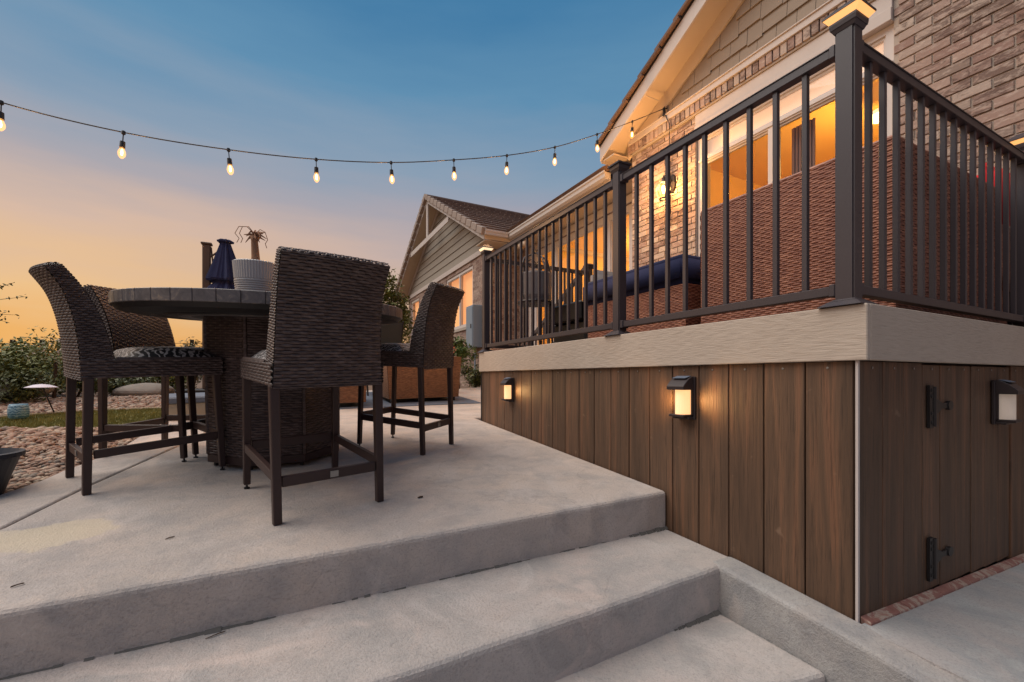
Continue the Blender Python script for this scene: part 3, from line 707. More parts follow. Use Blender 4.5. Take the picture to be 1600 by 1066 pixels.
# siding backing + shakes
mb = MB(); mb.prism([(4.75,3.30), (4.75,zs(4.75)-.02), (YR,zs(YR)-.02), (-1.5,zs(-1.5)-.02), (-1.5,3.30)], .15, 'x', XW+.012); hl(mb.build('gable_wall', M_shake, house))
shk = 0; z = 3.392; row = 0
while z < 5.3:
    y = -.3 if z < 6 else 0; y += (row % 2)*.1
    while y < 4.6:
        w = random.choice((.17,.20,.23,.25)); st = random.choice((0,0,.022,.03)) if row else 0
        yt = y+w
        zt = z+.21
        lim = zs(yt)-.19
        if z+.03 < lim:
            zt1 = min(zt, zs(y)-.16); zt2 = min(zt, lim+.03)
            a0, a1 = y+.0022, yt-.0022; xb, xt = XW-.018-random.uniform(0,.003), XW+.0105
            mb = MB(); z0 = z-st
            mb.hexa([(xb, a0, z0), (xb+.012, a0, z0), (xb+.012, a1, z0), (xb, a1, z0)], [(xt-.008, a0, max(zt1, z0+.01)), (xt, a0, max(zt1, z0+.01)), (xt, a1, max(zt2, z0+.01)), (xt-.008, a1, max(zt2, z0+.01))])
            hl(mb.build('shake', M_shake, house)); shk += 1
        y = yt
    z += .178; row += 1
# roof tiles along the near rake
slen = math.hypot(1, SL); ang = math.atan(SL)
tile = MB(); tile.box(0,.30,0,.40,0,.045); tile0 = None
def put_tile(base, Mx, parent=None):
    global tile0
    if tile0 is None: tile0 = tile.build('roof_tile', M_tile, house, bevel=.006); o = tile0
    else: o = inst(tile0, parent=house)
    o.matrix_parent_inverse = Matrix.Translation(-HL); o.matrix_basis = Mx; return o
Ltot = (yl-YR)*slen; k = 0; s_ = -.05
while s_ < Ltot-.3:
    # s_ measured from the eave up the slope ; local y runs up the slope (towards -y)
    py = yl-s_/slen; pz = zs(py)+.222
    for c in range(3):
        Mx = Matrix.Translation((XK-.055+c*.305+(k % 2)*.0, py, pz)) @ Matrix.Rotation(R(180),4,'Z') @ Matrix.Rotation(ang-R(4.2),4,'X') @ Matrix.Translation((-.30,0,.012))
        put_tile(None, Mx)
    s_ += .33; k += 1
mb = MB(); mb.prism([(yl, zs(yl)+.201), (YR, zs(YR)+.201), (yr_, zs(yr_)+.201), (yr_, zs(yr_)+.25), (YR, zs(YR)+.25), (yl, zs(yl)+.25)], 5, 'x', XK+.87); hl(mb.build('roof_deck', M_tile, house))

def window(y0, y1, z0, z1, x, parent=house, muntv=(), munth=(), fw=.055, glass=M_glass, dep=.09, nm='window'):
    fr = MB()
    def P(u, v, w): return (x+w, u, v)
    holes = []; us = [y0+fw]+[u for m in muntv for u in (m-fw/2, m+fw/2)]+[y1-fw]; vs = [z0+fw]+[v for m in munth for v in (m-fw/2, m+fw/2)]+[z1-fw]
    for i in range(0, len(us), 2):
        for j in range(0, len(vs), 2): holes.append((us[i], us[i+1], vs[j], vs[j+1]))
    holed(fr, y0, y1, z0, z1, holes, P, dep)
    for m_ in munth: fr.box(x-.012, x-.001, y0+.01, y1-.01, m_-.012, m_+.012)
    f = hl(fr.build(nm, M_vinyl, parent, bevel=0))
    for (a, b, c, d) in holes:
        g_ = MB(); g_.box(x+.045, x+.05, a, b, c, d); g_.build('pane', glass, f)
    for (a, b, c, d) in holes:   # sash bead
        s2 = MB(); holed(s2, a+.001, b-.001, c+.001, d-.001, [(a+.022, b-.022, c+.022, d-.022)], lambda u, v, w: (x+.018+w, u, v), .022); s2.build('sash', M_vinyl, f)
    return f
w1 = window(1.725, 3.645, .96, 2.915, XW+.035, muntv=(), munth=(2.60,), fw=.06)
mb = MB(); mb.box(XW+.030, XW+.12, 2.70, 2.78, 1.02, 2.57); mb.build('mullion', M_vinyl, w1)
mb = MB(); mb.box(XW-.03, XW+.22, 1.722, 3.648, 2.917, 3.02); mb.box(XW-.015,XW+.22,1.722,3.648,3.021,3.165); hl(mb.build('head_trim', M_trim, house, bevel=.003))
# room behind near window
def room(x0, x1, y0, y1, z0, z1, open_x, power, lamp, col=(1,.50,.14), m=M_room):
    r = MB()
    def q(*p): r.add(p, [(0,1,2,3)])
    q((x1,y0,z0),(x1,y1,z0),(x1,y1,z1),(x1,y0,z1)); q((x0,y0,z0),(x1,y0,z0),(x1,y0,z1),(x0,y0,z1)); q((x0,y1,z0),(x1,y1,z0),(x1,y1,z1),(x0,y1,z1))
    q((x0,y0,z0),(x1,y0,z0),(x1,y1,z0),(x0,y1,z0)); q((x0,y0,z1),(x1,y0,z1),(x1,y1,z1),(x0,y1,z1))
    o = hl(r.build('room_wall', m, house))
    l = bpy.data.lights.new('room_lamp', 'POINT'); l.energy = power; l.color = col; l.shadow_soft_size = .15; lo = bpy.data.objects.new('room_lamp', l); COL.objects.link(lo); lo.location = lamp
    fx = MB(); fx.lathe([(0,.19), (.17,.19), (.17,.15), (.0,.15)], 20); f = hl(fx.build('ceiling_lamp', M_caplens2, house)); f.location = (lamp[0], lamp[1], min(lamp[2]+.05, z1-.2))
    return o
room(XW+.27, 7.6, .6, 4.6, .3, 3.25, 0, 72, (6.0,2.4,2.75), col=(1,.56,.13))
mb = MB()
for i in range(14):
    a = 2.42+i*.016; mb.box(XW+.20+.012*(i % 2), XW+.215+.012*(i % 2), a, a+.0165, 1.0, 2.55)
hl(mb.build('curtain', M_curtain, house))
mb = MB(); mb.box(XW+.14, XW+.146, 1.76, 3.60, 2.60, 2.95); hl(mb.build('sky_glow_panel', M_skyglow, house))  # added glowing panel behind the transom in place of a sky reflection

# recess wall with sliding doors
dz0, dz1 = DZ+.04, 2.72
mb = MB(); holed(mb, 4.7505, 8.80, -.5, 3.0, [(5.10,8.20,dz0,dz1)], lambda u, v, w: (XR+w, u, v), .2); hl(mb.build('brick_wall', M_bty, house))
mb = MB(); mb.box(XW+.27, XR, 4.752, 4.775, -.5, 3.05); hl(mb.build('side_wall', M_btx, house))
window(5.105, 8.195, dz0+.005, dz1-.005, XR+.03, muntv=(5.72,7.34), fw=.11, glass=M_glassw, nm='door', dep=.08)
mb = MB(); mb.box(XR-.025, XR-.001, 5.02, 8.28, dz1+.001, dz1+.12); mb.box(XR-.025,XR-.001,5.02,5.099,dz0,dz1); mb.box(XR-.025,XR-.001,8.201,8.28,dz0,dz1); hl(mb.build('door_trim', M_trim, house))
room(XR+.21, 8.6, 5.0, 8.5, .28, 3.0, 0, 110, (7.2,6.8,2.5), col=(1,.60,.18))
# recess eave: soffit, fascia and gutter, then the roof above
XG = 4.2; ZG = 3.08
mb = MB(); mb.box(XG+.11, XR, 4.80, 8.79, 2.865, 2.885); hl(mb.build('soffit', M_soffit, house))
mb = MB(); mb.box(XG+.088, XG+.109, 5.10, 8.44, 2.86, 3.06); hl(mb.build('eave_board', M_trim, house))
mb = MB(); gp = [(XG,2.985), (XG,3.04), (XG-.015,3.055), (XG-.015,ZG), (XG+.0,ZG), (XG+.01,ZG-.02), (XG+.08,ZG-.02), (XG+.087,2.96), (XG+.03,2.95)]
mb.prism([(a, b) for a, b in gp], 3.31, 'y', 5.10); hl(mb.build('gutter', M_gutter, house, bevel=0))
mb = MB(); mb.prism([(XG+.05,3.081), (9,3.081+.53*4.75), (9,3.2+.53*4.75), (XG-.02,3.14)], 12-4.9, 'y', 5.12); hl(mb.build('roof_deck', M_tile, house))
# downspout
mb = MB(); mb.tube([(XG+.03,8.46,2.95), (XG+.05,8.6,2.8), (4.0,8.72,2.6), (3.99,8.74,-.15)], .035, 8); hl(mb.build('downspout', M_gutter, house))

# far gable wing
fh = [(9.88,11.86,1.28,2.76), (12.1,13.5,1.28,2.76), (14.75,15.8,1.28,2.76)]
mb = MB(); holed(mb, 8.82, 16.15, -.6, 2.86, fh, lambda u, v, w: (XF+w, u, v), .22); hl(mb.build('brick_wall', M_bty, house))
mb = MB(); mb.box(XF+.221, 8.5, 8.82, 8.84, -.6, 2.9); hl(mb.build('side_wall', M_btx, house)); mb = MB(); mb.box(XF+.2205, 8.5, 16.13, 16.15, -.6, 2.9); hl(mb.build('side_wall', M_btx, house))
ZF0 = 2.90; YA, YB = 8.33, 16.6; YC = (YA+YB)/2; SF = .54
def zf(y): return ZF0+SF*((YC-YA)-abs(y-YC))
mb = MB(); mb.prism([(8.84,2.90), (16.13,2.90), (16.13,zf(16.13)-.01), (YC,zf(YC)-.01), (8.84,zf(8.84)-.01)], .15, 'x', XF+.02); hl(mb.build('gable_wall', M_lap, house))
mb = MB(); mb.box(XF-.035, XF+.018, 8.80, 16.17, 2.865, 2.99); hl(mb.build('trim_band', M_trim, house, bevel=.004))
z = 3.0; sp = .205
while z < zf(YC)-.12:
    hw = (YC-YA)-(z+.02-ZF0)/SF; y0, y1 = max(8.84, YC-hw), min(16.13, YC+hw); hw2 = (YC-YA)-(z+sp-ZF0)/SF; y0b, y1b = max(8.84, YC-hw2), min(16.13, YC+hw2)
    if hw2 > 0:
        mb = MB(); mb.hexa([(XF-.012,y0,z), (XF+.004,y0,z), (XF+.004,y1,z), (XF-.012,y1,z)], [(XF+.008,y0b,z+sp+.01), (XF+.019,y0b,z+sp+.01), (XF+.019,y1b,z+sp+.01), (XF+.008,y1b,z+sp+.01)])
        hl(mb.build('siding_board', M_lap, house))
    z += sp
XQ = 3.66
def fpoly(d0, d1, y0, y1): return [(y0, zf(y0)+d0), (y1, zf(y1)+d0), (y1, zf(y1)+d1), (y0, zf(y0)+d1)]
mb = MB()
for a, b in ((YA, YC), (YC, YB)): mb.prism(fpoly(0,.14,a,b), 5, 'x', XQ+.03)
hl(mb.build('roof', M_soffit, house))
mb = MB(); 
for a, b in ((YA, YC), (YC, YB)): mb.prism(fpoly(-.02,.17,a,b), .028, 'x', XQ)
hl(mb.build('rake_board', M_trim, house))
# truss: collar beam and king post
zc = 4.12; hwc = (YC-YA)-(zc-ZF0)/SF
mb = MB(); mb.box(XQ+.001, XQ+.03, YC-hwc+.0, YC+hwc-.0, zc-.14, zc); hl(mb.build('collar_beam', M_trim, house))
mb = MB(); mb.box(XQ+.002, XQ+.031, YC-.08, YC+.08, zc+.001, zf(YC)-.03); hl(mb.build('king_post', M_trim, house))
mb = MB(); mb.box(XQ+.2, XF+.01, YC-hwc, YC+hwc, zc+.0, zc+.02); 
# frieze against wall
mb = MB()
for a, b in ((8.84, YC), (YC, 16.13)): mb.prism(fpoly(-.14,-.002,a,b), .03, 'x', XF-.028)
hl(mb.build('frieze_board', M_trim, house))
# gutters on the near slope
mb = MB(); mb.box(XQ+.0, XG-.016, YA-.09, YA-.001, ZF0+.07, ZF0+.175); mb.box(XQ-.004, XG-.017, YA-.105, YA-.0905, ZF0+.135, ZF0+.178); hl(mb.build('gutter', M_gutter, house))
mb = MB(); mb.box(XQ+.03, XR, YA+.001, 8.81, 2.87, 2.885); hl(mb.build('soffit', M_soffit, house))
# tiles on the slope that faces the deck, and along the far rake
fang = math.atan(SF); flen = math.hypot(1, SF)
def far_tile(x, s, side):
    if side > 0:
        y = YA-.06+s/flen; Mx = Matrix.Translation((x, y, zf(y)+.155 if y > YA else ZF0+SF*(y-YA)+.155)) @ Matrix.Rotation(fang-R(5.5),4,'X') @ Matrix.Translation((0,0,.012))
    else:
        y = YB+.06-s/flen; Mx = Matrix.Translation((x+.30, y, ZF0+SF*(YB-y)+.155)) @ Matrix.Rotation(R(180),4,'Z') @ Matrix.Rotation(fang-R(5.5),4,'X') @ Matrix.Translation((0,0,.012))
    return put_tile(None, Mx)
FL = (YC-YA)*flen; nr = int(FL/.335)
for k in range(nr):
    for c in range(11):
        if XQ+.02+c*.345 < 7.2: 
            o = far_tile(XQ+.0+c*.345, k*.335, 1); o.scale = (1.10,1,1)
    
    if k < nr: far_tile(XQ-.03, k*.335, -1)
rt = MB(); rt.box(-.045,.06,0,.315,-.10,.05); rt0 = None
for k in range(nr):
    for side in (1, -1):
        s = k*.345+.0
        if side > 0: y = YA-.06+s/flen; Mx = Matrix.Translation((XQ-.025, y, ZF0+SF*(y-YA)+.20)) @ Matrix.Rotation(fang-R(5),4,'X')
        else: y = YB+.06-s/flen; Mx = Matrix.Translation((XQ-.025, y, ZF0+SF*(YB-y)+.20)) @ Matrix.Rotation(R(180),4,'Z') @ Matrix.Rotation(fang-R(5),4,'X')
        if rt0 is None: rt0 = rt.build('rake_tile', M_raketile_lit, house, bevel=.01); o = rt0
        else: o = inst(rt0, parent=house)
        o.matrix_parent_inverse = Matrix.Translation(-HL); o.matrix_basis = Mx
rg = MB(); rg.tube([(XQ-.02,YC,zf(YC)+.17), (8,YC,zf(YC)+.17)], .065, 8); hl(rg.build('ridge_cap', M_tile, house))
for (a, b, c, d), mv in zip(fh, ((10.84,), (12.8,), ())): window(a+.004, b-.004, c+.004, d-.004, XF+.02, muntv=mv, fw=.07, nm='window')
for (a, b, c, d) in fh:
    mb = MB(); mb.box(XF+.15, XF+.155, a+.02, b-.02, c, d); hl(mb.build('sunset_glow_sheet', M_sunsetglow, house))  # added sheet that gives the far panes their reflected sunset colour
    mb = MB(); mb.box(XF-.03, XF+.06, a-.03, b+.03, c-.07, c+.0); hl(mb.build('sill', M_mortar, house))

# electrical box on the far brick corner
eb = thing('electrical_box', 'grey blue metal utility box on the brick corner beside the deck post', 'utility box', (XF-.1,9.5,1.2))
mb = MB(); mb.box(-.14,.098,-.21,.21,-.5,.48); mb.build('enclosure', M_box, eb, bevel=.008)
mb = MB(); mb.box(-.152,-.141,-.19,.19,-.46,.44); dd = mb.build('door', M_box, eb, bevel=.004)
mb = MB(); mb.box(-.165,-.153,-.14,-.11,-.06,.04); mb.build('latch', M_blk, dd)
mb = MB(); mb.tube([(0,0,-.5), (0,0,-1.38)], .025, 8); mb.build('conduit', M_box, eb)
# conduits/pipes under the far windows
# soffit flood light
fl = thing('flood_light', 'small pale flood light under the recessed eave', 'flood light', (4.35,7.9,2.80))
mb = MB(); mb.lathe([(0,.06), (.05,.06), (.05,.03), (.02,.03), (.02,0)], 14); mb.build('base', M_trim, fl)
for sx in (-1, 1):
    mb = MB(); mb.lathe([(.02,0), (.05,-.02), (.065,-.11), (.0,-.105)], 14, (0,sx*.09,0)); h_ = mb.build('lamp_head', M_soffit, fl, smooth=True)

# wall lantern
ln = thing('wall_lantern', 'lit black coach lantern with glass cage on the brick wall', 'wall lantern', (XW,4.0,2.50), )
mb = MB(); mb.lathe([(0,.02), (.052,.018), (.06,0), (.06,-.008)], 20, M=Matrix.Translation((-.008,0,-.02)) @ Matrix.Scale(2.0,4,(0,0,1)) @ Matrix.Rotation(R(-90),4,'Y')); mb.build('back_plate', M_blk, ln, smooth=False)
mb = MB(); mb.tube([(-.01,0,-.02), (-.06,0,.05), (-.12,0,.07), (-.165,0,.04), (-.165,0,.0)], .009, 8); mb.tube([(-.165,0,.0),(-.165,0,.06)], [.014,.004], 8); mb.build('arm', M_blk, ln, smooth=True)
mb = MB(); mb.lathe([(0,.03), (.02,.025), (.03,-.01), (.046,-.03), (.046,-.042), (.04,-.045)], 20, (-.165,0,0)); mb.build('lantern_cap', M_blk, ln, smooth=True)
mb = MB(); mb.lathe([(.058,-.046), (.075,-.09), (.078,-.14), (.068,-.20), (.048,-.235)], 20, (-.165,0,0)); mb.build('glass', M_bulbglass, ln, smooth=True)
mb = MB(); mb.lathe([(.04,-.236), (.056,-.236), (.056,-.25), (.04,-.25), (.04,-.236)], 20, (-.165,0,0)); mb.build('bottom_ring', M_blk, ln)
for k in range(6):
    a = k*math.pi/3; pts = [(-.165+r*math.cos(a), r*math.sin(a), z) for r, z in ((.066,-.046), (.083,-.09), (.086,-.14), (.076,-.20), (.052,-.24))]; mb = MB(); mb.tube(pts, .0035, 6); mb.build('cage_bar', M_blk, ln)
mb = MB(); mb.lathe([(0,-.07), (.014,-.08), (.020,-.13), (.012,-.17), (0,-.18)], 12, (-.165,0,0)); mb.build('bulb', emis('lantern_bulb', (1,.68,.35), 12), ln, smooth=True)
l = bpy.data.lights.new('lantern_light', 'POINT'); l.energy = 58; l.color = (1,.52,.18); l.shadow_soft_size = .05; lo = bpy.data.objects.new('lantern_light', l); COL.objects.link(lo); lo.parent = ln; lo.location = (-.225,0,-.10)
# cord hanging from the eave beside the lantern
mb = MB(); mb.tube([(4.34,4.08,3.50), (4.33,4.05,3.35), (4.33,3.99,3.22), (4.335,4.0,3.1), (4.37,4.02,2.7), (4.37,4.01,2.2), (4.37,4.02,2.0)], .006, 6)
c_ = mb.build('power_cord', M_cable); tag(c_, 'thin black power cord hanging down the wall past the lantern', 'cord')

# ------------------------------------------------------------------ string lights
f_ = 680.; sY, cY = math.sin(YAW), math.cos(YAW)
def wpt(px, py, F): u = (px-800)/f_; return Vector((F*sY+u*F*cY, F*cY-u*F*sY, (590-py)/f_*F))
A_ = wpt(1037,170,5.62); B_ = wpt(193,207,3.4); dAB = (B_-A_).xy
def on_line(px, py):
    u = (px-800)/f_; dx, dy = sY+u*cY, cY-u*sY
    # A + t dAB = F (dx,dy)
    det = dAB.x*(-dy)-dAB.y*(-dx); t = ((-A_.x)*(-dy)-(-A_.y)*(-dx))/det; F = (A_.x+t*dAB.x)/dx if abs(dx) > .05 else (A_.y+t*dAB.y)/dy
    return Vector((dx*F, dy*F, (590-py)/f_*F))
sl = thing('string_lights', 'black cord of glowing filament bulbs strung from the gable eave', 'string lights', A_)
ctrl = [(1037,170), (988,190), (933,210), (867,230), (792,243), (709,250), (611,254), (494,249), (357,234), (193,207), (2,160)]
P = [on_line(*q) for q in ctrl]; d = (P[-1]-P[-2]); P.append(P[-1]+d*.9+Vector((0,0,.10))); P.append(P[-1]+d*1.6+Vector((0,0,.42)))
pts = []
for i in range(len(P)-1):
    p0, p1, p2, p3 = P[max(i-1,0)], P[i], P[i+1], P[min(i+2,len(P)-1)]
    for k in range(6):
        t = k/6; pts.append(.5*((2*p1)+(p2-p0)*t+(2*p0-5*p1+4*p2-p3)*t*t+(3*p1-p0-3*p2+p3)*t**3))
pts.append(P[-1]); pts = [p-A_ for p in pts]
mb = MB(); mb.tube(pts, .0048, 6); mb.build('cord', M_cable, sl, smooth=True)
sk0 = None
for i, q in enumerate(P[1:12]):
    q = q-A_
    if i == 10: pass
    if sk0 is None:
        mb = MB(); mb.tube([(0,0,0), (0,0,-.075)], .004, 6); mb.lathe([(.0,.012), (.012,.01), (.014,-.012), (.006,-.02)], 10); mb.lathe([(.006,-.07), (.017,-.075), (.019,-.125), (.0,-.126)], 12)
        sk0 = mb.build('socket', M_cable, sl)
        mb = MB(); mb.lathe([(.013,-.126), (.016,-.135), (.024,-.155), (.026,-.17), (.022,-.19), (.010,-.207), (0,-.21)], 14); bg0 = mb.build('bulb', M_bulbglass, sk0, smooth=True)
        mb = MB(); mb.lathe([(0,-.130), (.005,-.138), (.009,-.162), (.007,-.180), (0,-.186)], 10); bf0 = mb.build('filament', M_bulb, sk0, smooth=True)
        sk = sk0; sk.location = q
    else:
        sk = inst(sk0, q, sl)
        inst(bg0, parent=sk); inst(bf0, parent=sk)
    sk.rotation_euler = (random.uniform(-.08,.08), random.uniform(-.08,.08), 0)
    l = bpy.data.lights.new('bulb_light', 'POINT'); l.energy = 11; l.color = (1,.50,.18); l.shadow_soft_size = .03; lo = bpy.data.objects.new('bulb_light', l); COL.objects.link(lo); lo.parent = sk; lo.location = (0,0,-.24)
hk = MB(); hk.tube([A_+Vector((.18,-.02,.10)), A_+Vector((.06,0,.02)), A_], .006, 6); hk.bar(A_+Vector((0,0,.01)), A_+Vector((-.01,-.01,-.10)), .02); tag(hk.build('hook', M_cable), 'small dark eave hook holding the string light cord', 'hook')

# ------------------------------------------------------------------ deck furniture
def wicker_panel(mb, p0, u, v, U, V, **k): weave(mb, lambda a, b: Vector(p0)+Vector(u)*a+Vector(v)*b, U, V, **k)
sofa = thing('wicker_sofa', 'tall backed red brown wicker corner sofa behind the railing', 'sofa', (2.35,.91,DZ))
sz = .80
mb = MB(); mb.box(.006,.19,.006,1.0,.03,sz); mb.box(.006,1.22,.006,.19,.03,sz-.001); mb.build('backing', M_wrb, sofa)
mb = MB(); weave(mb, lambda a, b: Vector((.004,1.0-a,.03+b)), 1.0, sz-.03, .0115, .030, .0022); weave(mb, lambda a, b: Vector((a,.004,.03+b)), 1.22, sz-.03, .0115, .030, .0022)
weave(mb, lambda a, b: Vector((b,1.004,.03+a)), sz-.03, .2); mb.build('back_weave', M_wr, sofa)
mb = MB()
mb.tube([(.01,0.01,sz), (.01,1.0,sz)], .012, 8); mb.tube([(.01,.01,sz), (1.22,.01,sz)], .012, 8); mb.build('edge_braid', M_wr, sofa)
mb = MB(); mb.box(.2,1.2,.2,.99,.12,.38); mb.build('seat', M_wrb, sofa, bevel=.02)
mb = MB(); mb.box(.21,1.2,.21,.98,.381,.52); mb.build('seat_cushion', M_navy, sofa, bevel=.04, seg=3)
for x, y in ((.04,.04), (.04,.96), (1.18,.04)): 
    mb = MB(); mb.box(x-.02,x+.02,y-.02,y+.02,.001,.03); mb.build('foot', M_blk, sofa)
ot = thing('wicker_ottoman', 'low red brown wicker bench under a thick navy cushion', 'ottoman', (2.35,2.03,DZ))
mb = MB(); mb.box(.006,.63,.006,1.05,.03,.375); mb.build('backing', M_wrb, ot)
mb = MB(); weave(mb, lambda a, b: Vector((.004,1.05-a,.03+b)), 1.05, .345, .0115, .03, .0022); weave(mb, lambda a, b: Vector((a,.004,.03+b)), .64, .345, .0115, .03, .0022); mb.build('side_weave', M_wr, ot)
for x, y in ((.04,.04), (.04,1.0), (.6,.04), (.6,1.0)): mb = MB(); mb.box(x-.02,x+.02,y-.02,y+.02,.001,.03); mb.build('foot', M_blk, ot)
def cushion(x0, x1, y0, y1, z0, z1, name, m, parent, r=.05, seg=4):
    mb = MB(); mb.box(x0,x1,y0,y1,z0,z1); o = mb.build(name, m, parent, smooth=True, bevel=r, seg=seg); return o
navyc = cushion(-.03,.70,-.01,1.12,.378,.575,'navy_cushion',M_navy,None,.035,4); navyc.location = (2.35,2.03,DZ)
tag(navyc, 'thick navy blue cushion lying on the low wicker bench', 'cushion')
mb = MB(); mb.tube([(2.32+.02,2.035,DZ+.49), (3.03,2.035,DZ+.49)], .004, 6)
rp = cushion(0,.40,0,.14,0,.40,'red_pillow',M_red,None,.06,4); rp.location = (3.62,.93,DZ+.62); tag(rp, 'bright red pillow behind the sofa near the house wall', 'pillow')
ch = thing('patio_chair', 'red brown chair behind the sofa holding the red pillow', 'chair', (3.58,.92,DZ))
mb = MB(); mb.box(0,.6,.10,.18,.03,.6); mb.build('backrest', M_wr, ch, bevel=.01)
mb = MB(); mb.box(0,.6,-.02,.60,.30,.615); mb.build('seat', M_wr, ch, bevel=.01)
for x in (.03,.57):
    for y in (.1,.57): mb = MB(); mb.box(x-.02,x+.02,y-.02,y+.02,.001,.299); mb.build('leg', M_blk, ch)
wsp = MB(); wsp.box(3.70,4.15,.96,1.0,DZ+.92,DZ+1.04)
# arched back chair near the deck end
ac = thing('plant_stand', 'grey drum on tall iron legs under an arched scroll frame near deck end', 'plant stand', (2.20,3.72,DZ))
mb = MB(); mb.lathe([(0,.50), (.135,.50), (.150,.55), (.155,.76), (.148,.775), (.14,.76), (0,.74)], 28); mb.build('drum', M_greyfab, ac)
mb = MB(); mb.tube([(-.165,0,.50), (-.168,0,.80), (-.13,0,.92), (0,0,.985), (.13,0,.92), (.168,0,.80), (.165,0,.50)], .010, 6)
mb.tube([(0,-.165,.50), (0,-.168,.80), (0,-.11,.92), (0,0,.98)], .008, 6)
for sg in (-1, 1): mb.tube([(sg*(.05+.045*math.cos(a)), 0, .87+.04*math.sin(a)) for a in [k*.7 for k in range(9)]], .005, 5)
mb.build('arch_frame', M_bronze, ac, smooth=True)
mb = MB(); mb.lathe([(.0,.47), (.18,.47), (.185,.485), (.18,.498), (0,.498)], 24); mb.build('shelf', M_bronze, ac)
for a in (45,135,225,315):
    mb = MB(); mb.tube([(.15*math.cos(R(a)), .15*math.sin(R(a)), .47), (.15*math.cos(R(a)), .15*math.sin(R(a)), .2), (.18*math.cos(R(a)), .18*math.sin(R(a)), .001)], .010, 6); mb.build('leg', M_bronze, ac)
gc = thing('armchair', 'dark low armchair with grey cushions beside the sliding doors', 'armchair', (2.82,3.45,DZ))
mb = MB(); mb.box(-.38,.38,-.35,-.22,.08,.62); mb.build('backrest', M_blk, gc, bevel=.02)
mb = MB(); mb.box(-.38,.38,-.21,.34,.08,.28); mb.build('seat', M_blk, gc, bevel=.02)
cushion(-.32,.32,-.30,-.16,.36,.74,'back_cushion',M_greyfab,gc,.05,3)
for sx in (-1,1): mb = MB(); mb.box(sx*.38-.05,sx*.38+.05,-.2,.34,.281,.46); mb.build('arm', M_blk, gc, bevel=.015)
for sx in (-1,1):
    for sy in (-1,1): mb = MB(); mb.box(sx*.33-.02,sx*.33+.02,sy*.29-.02,sy*.29+.02,.001,.08); mb.build('leg', M_blk, gc)

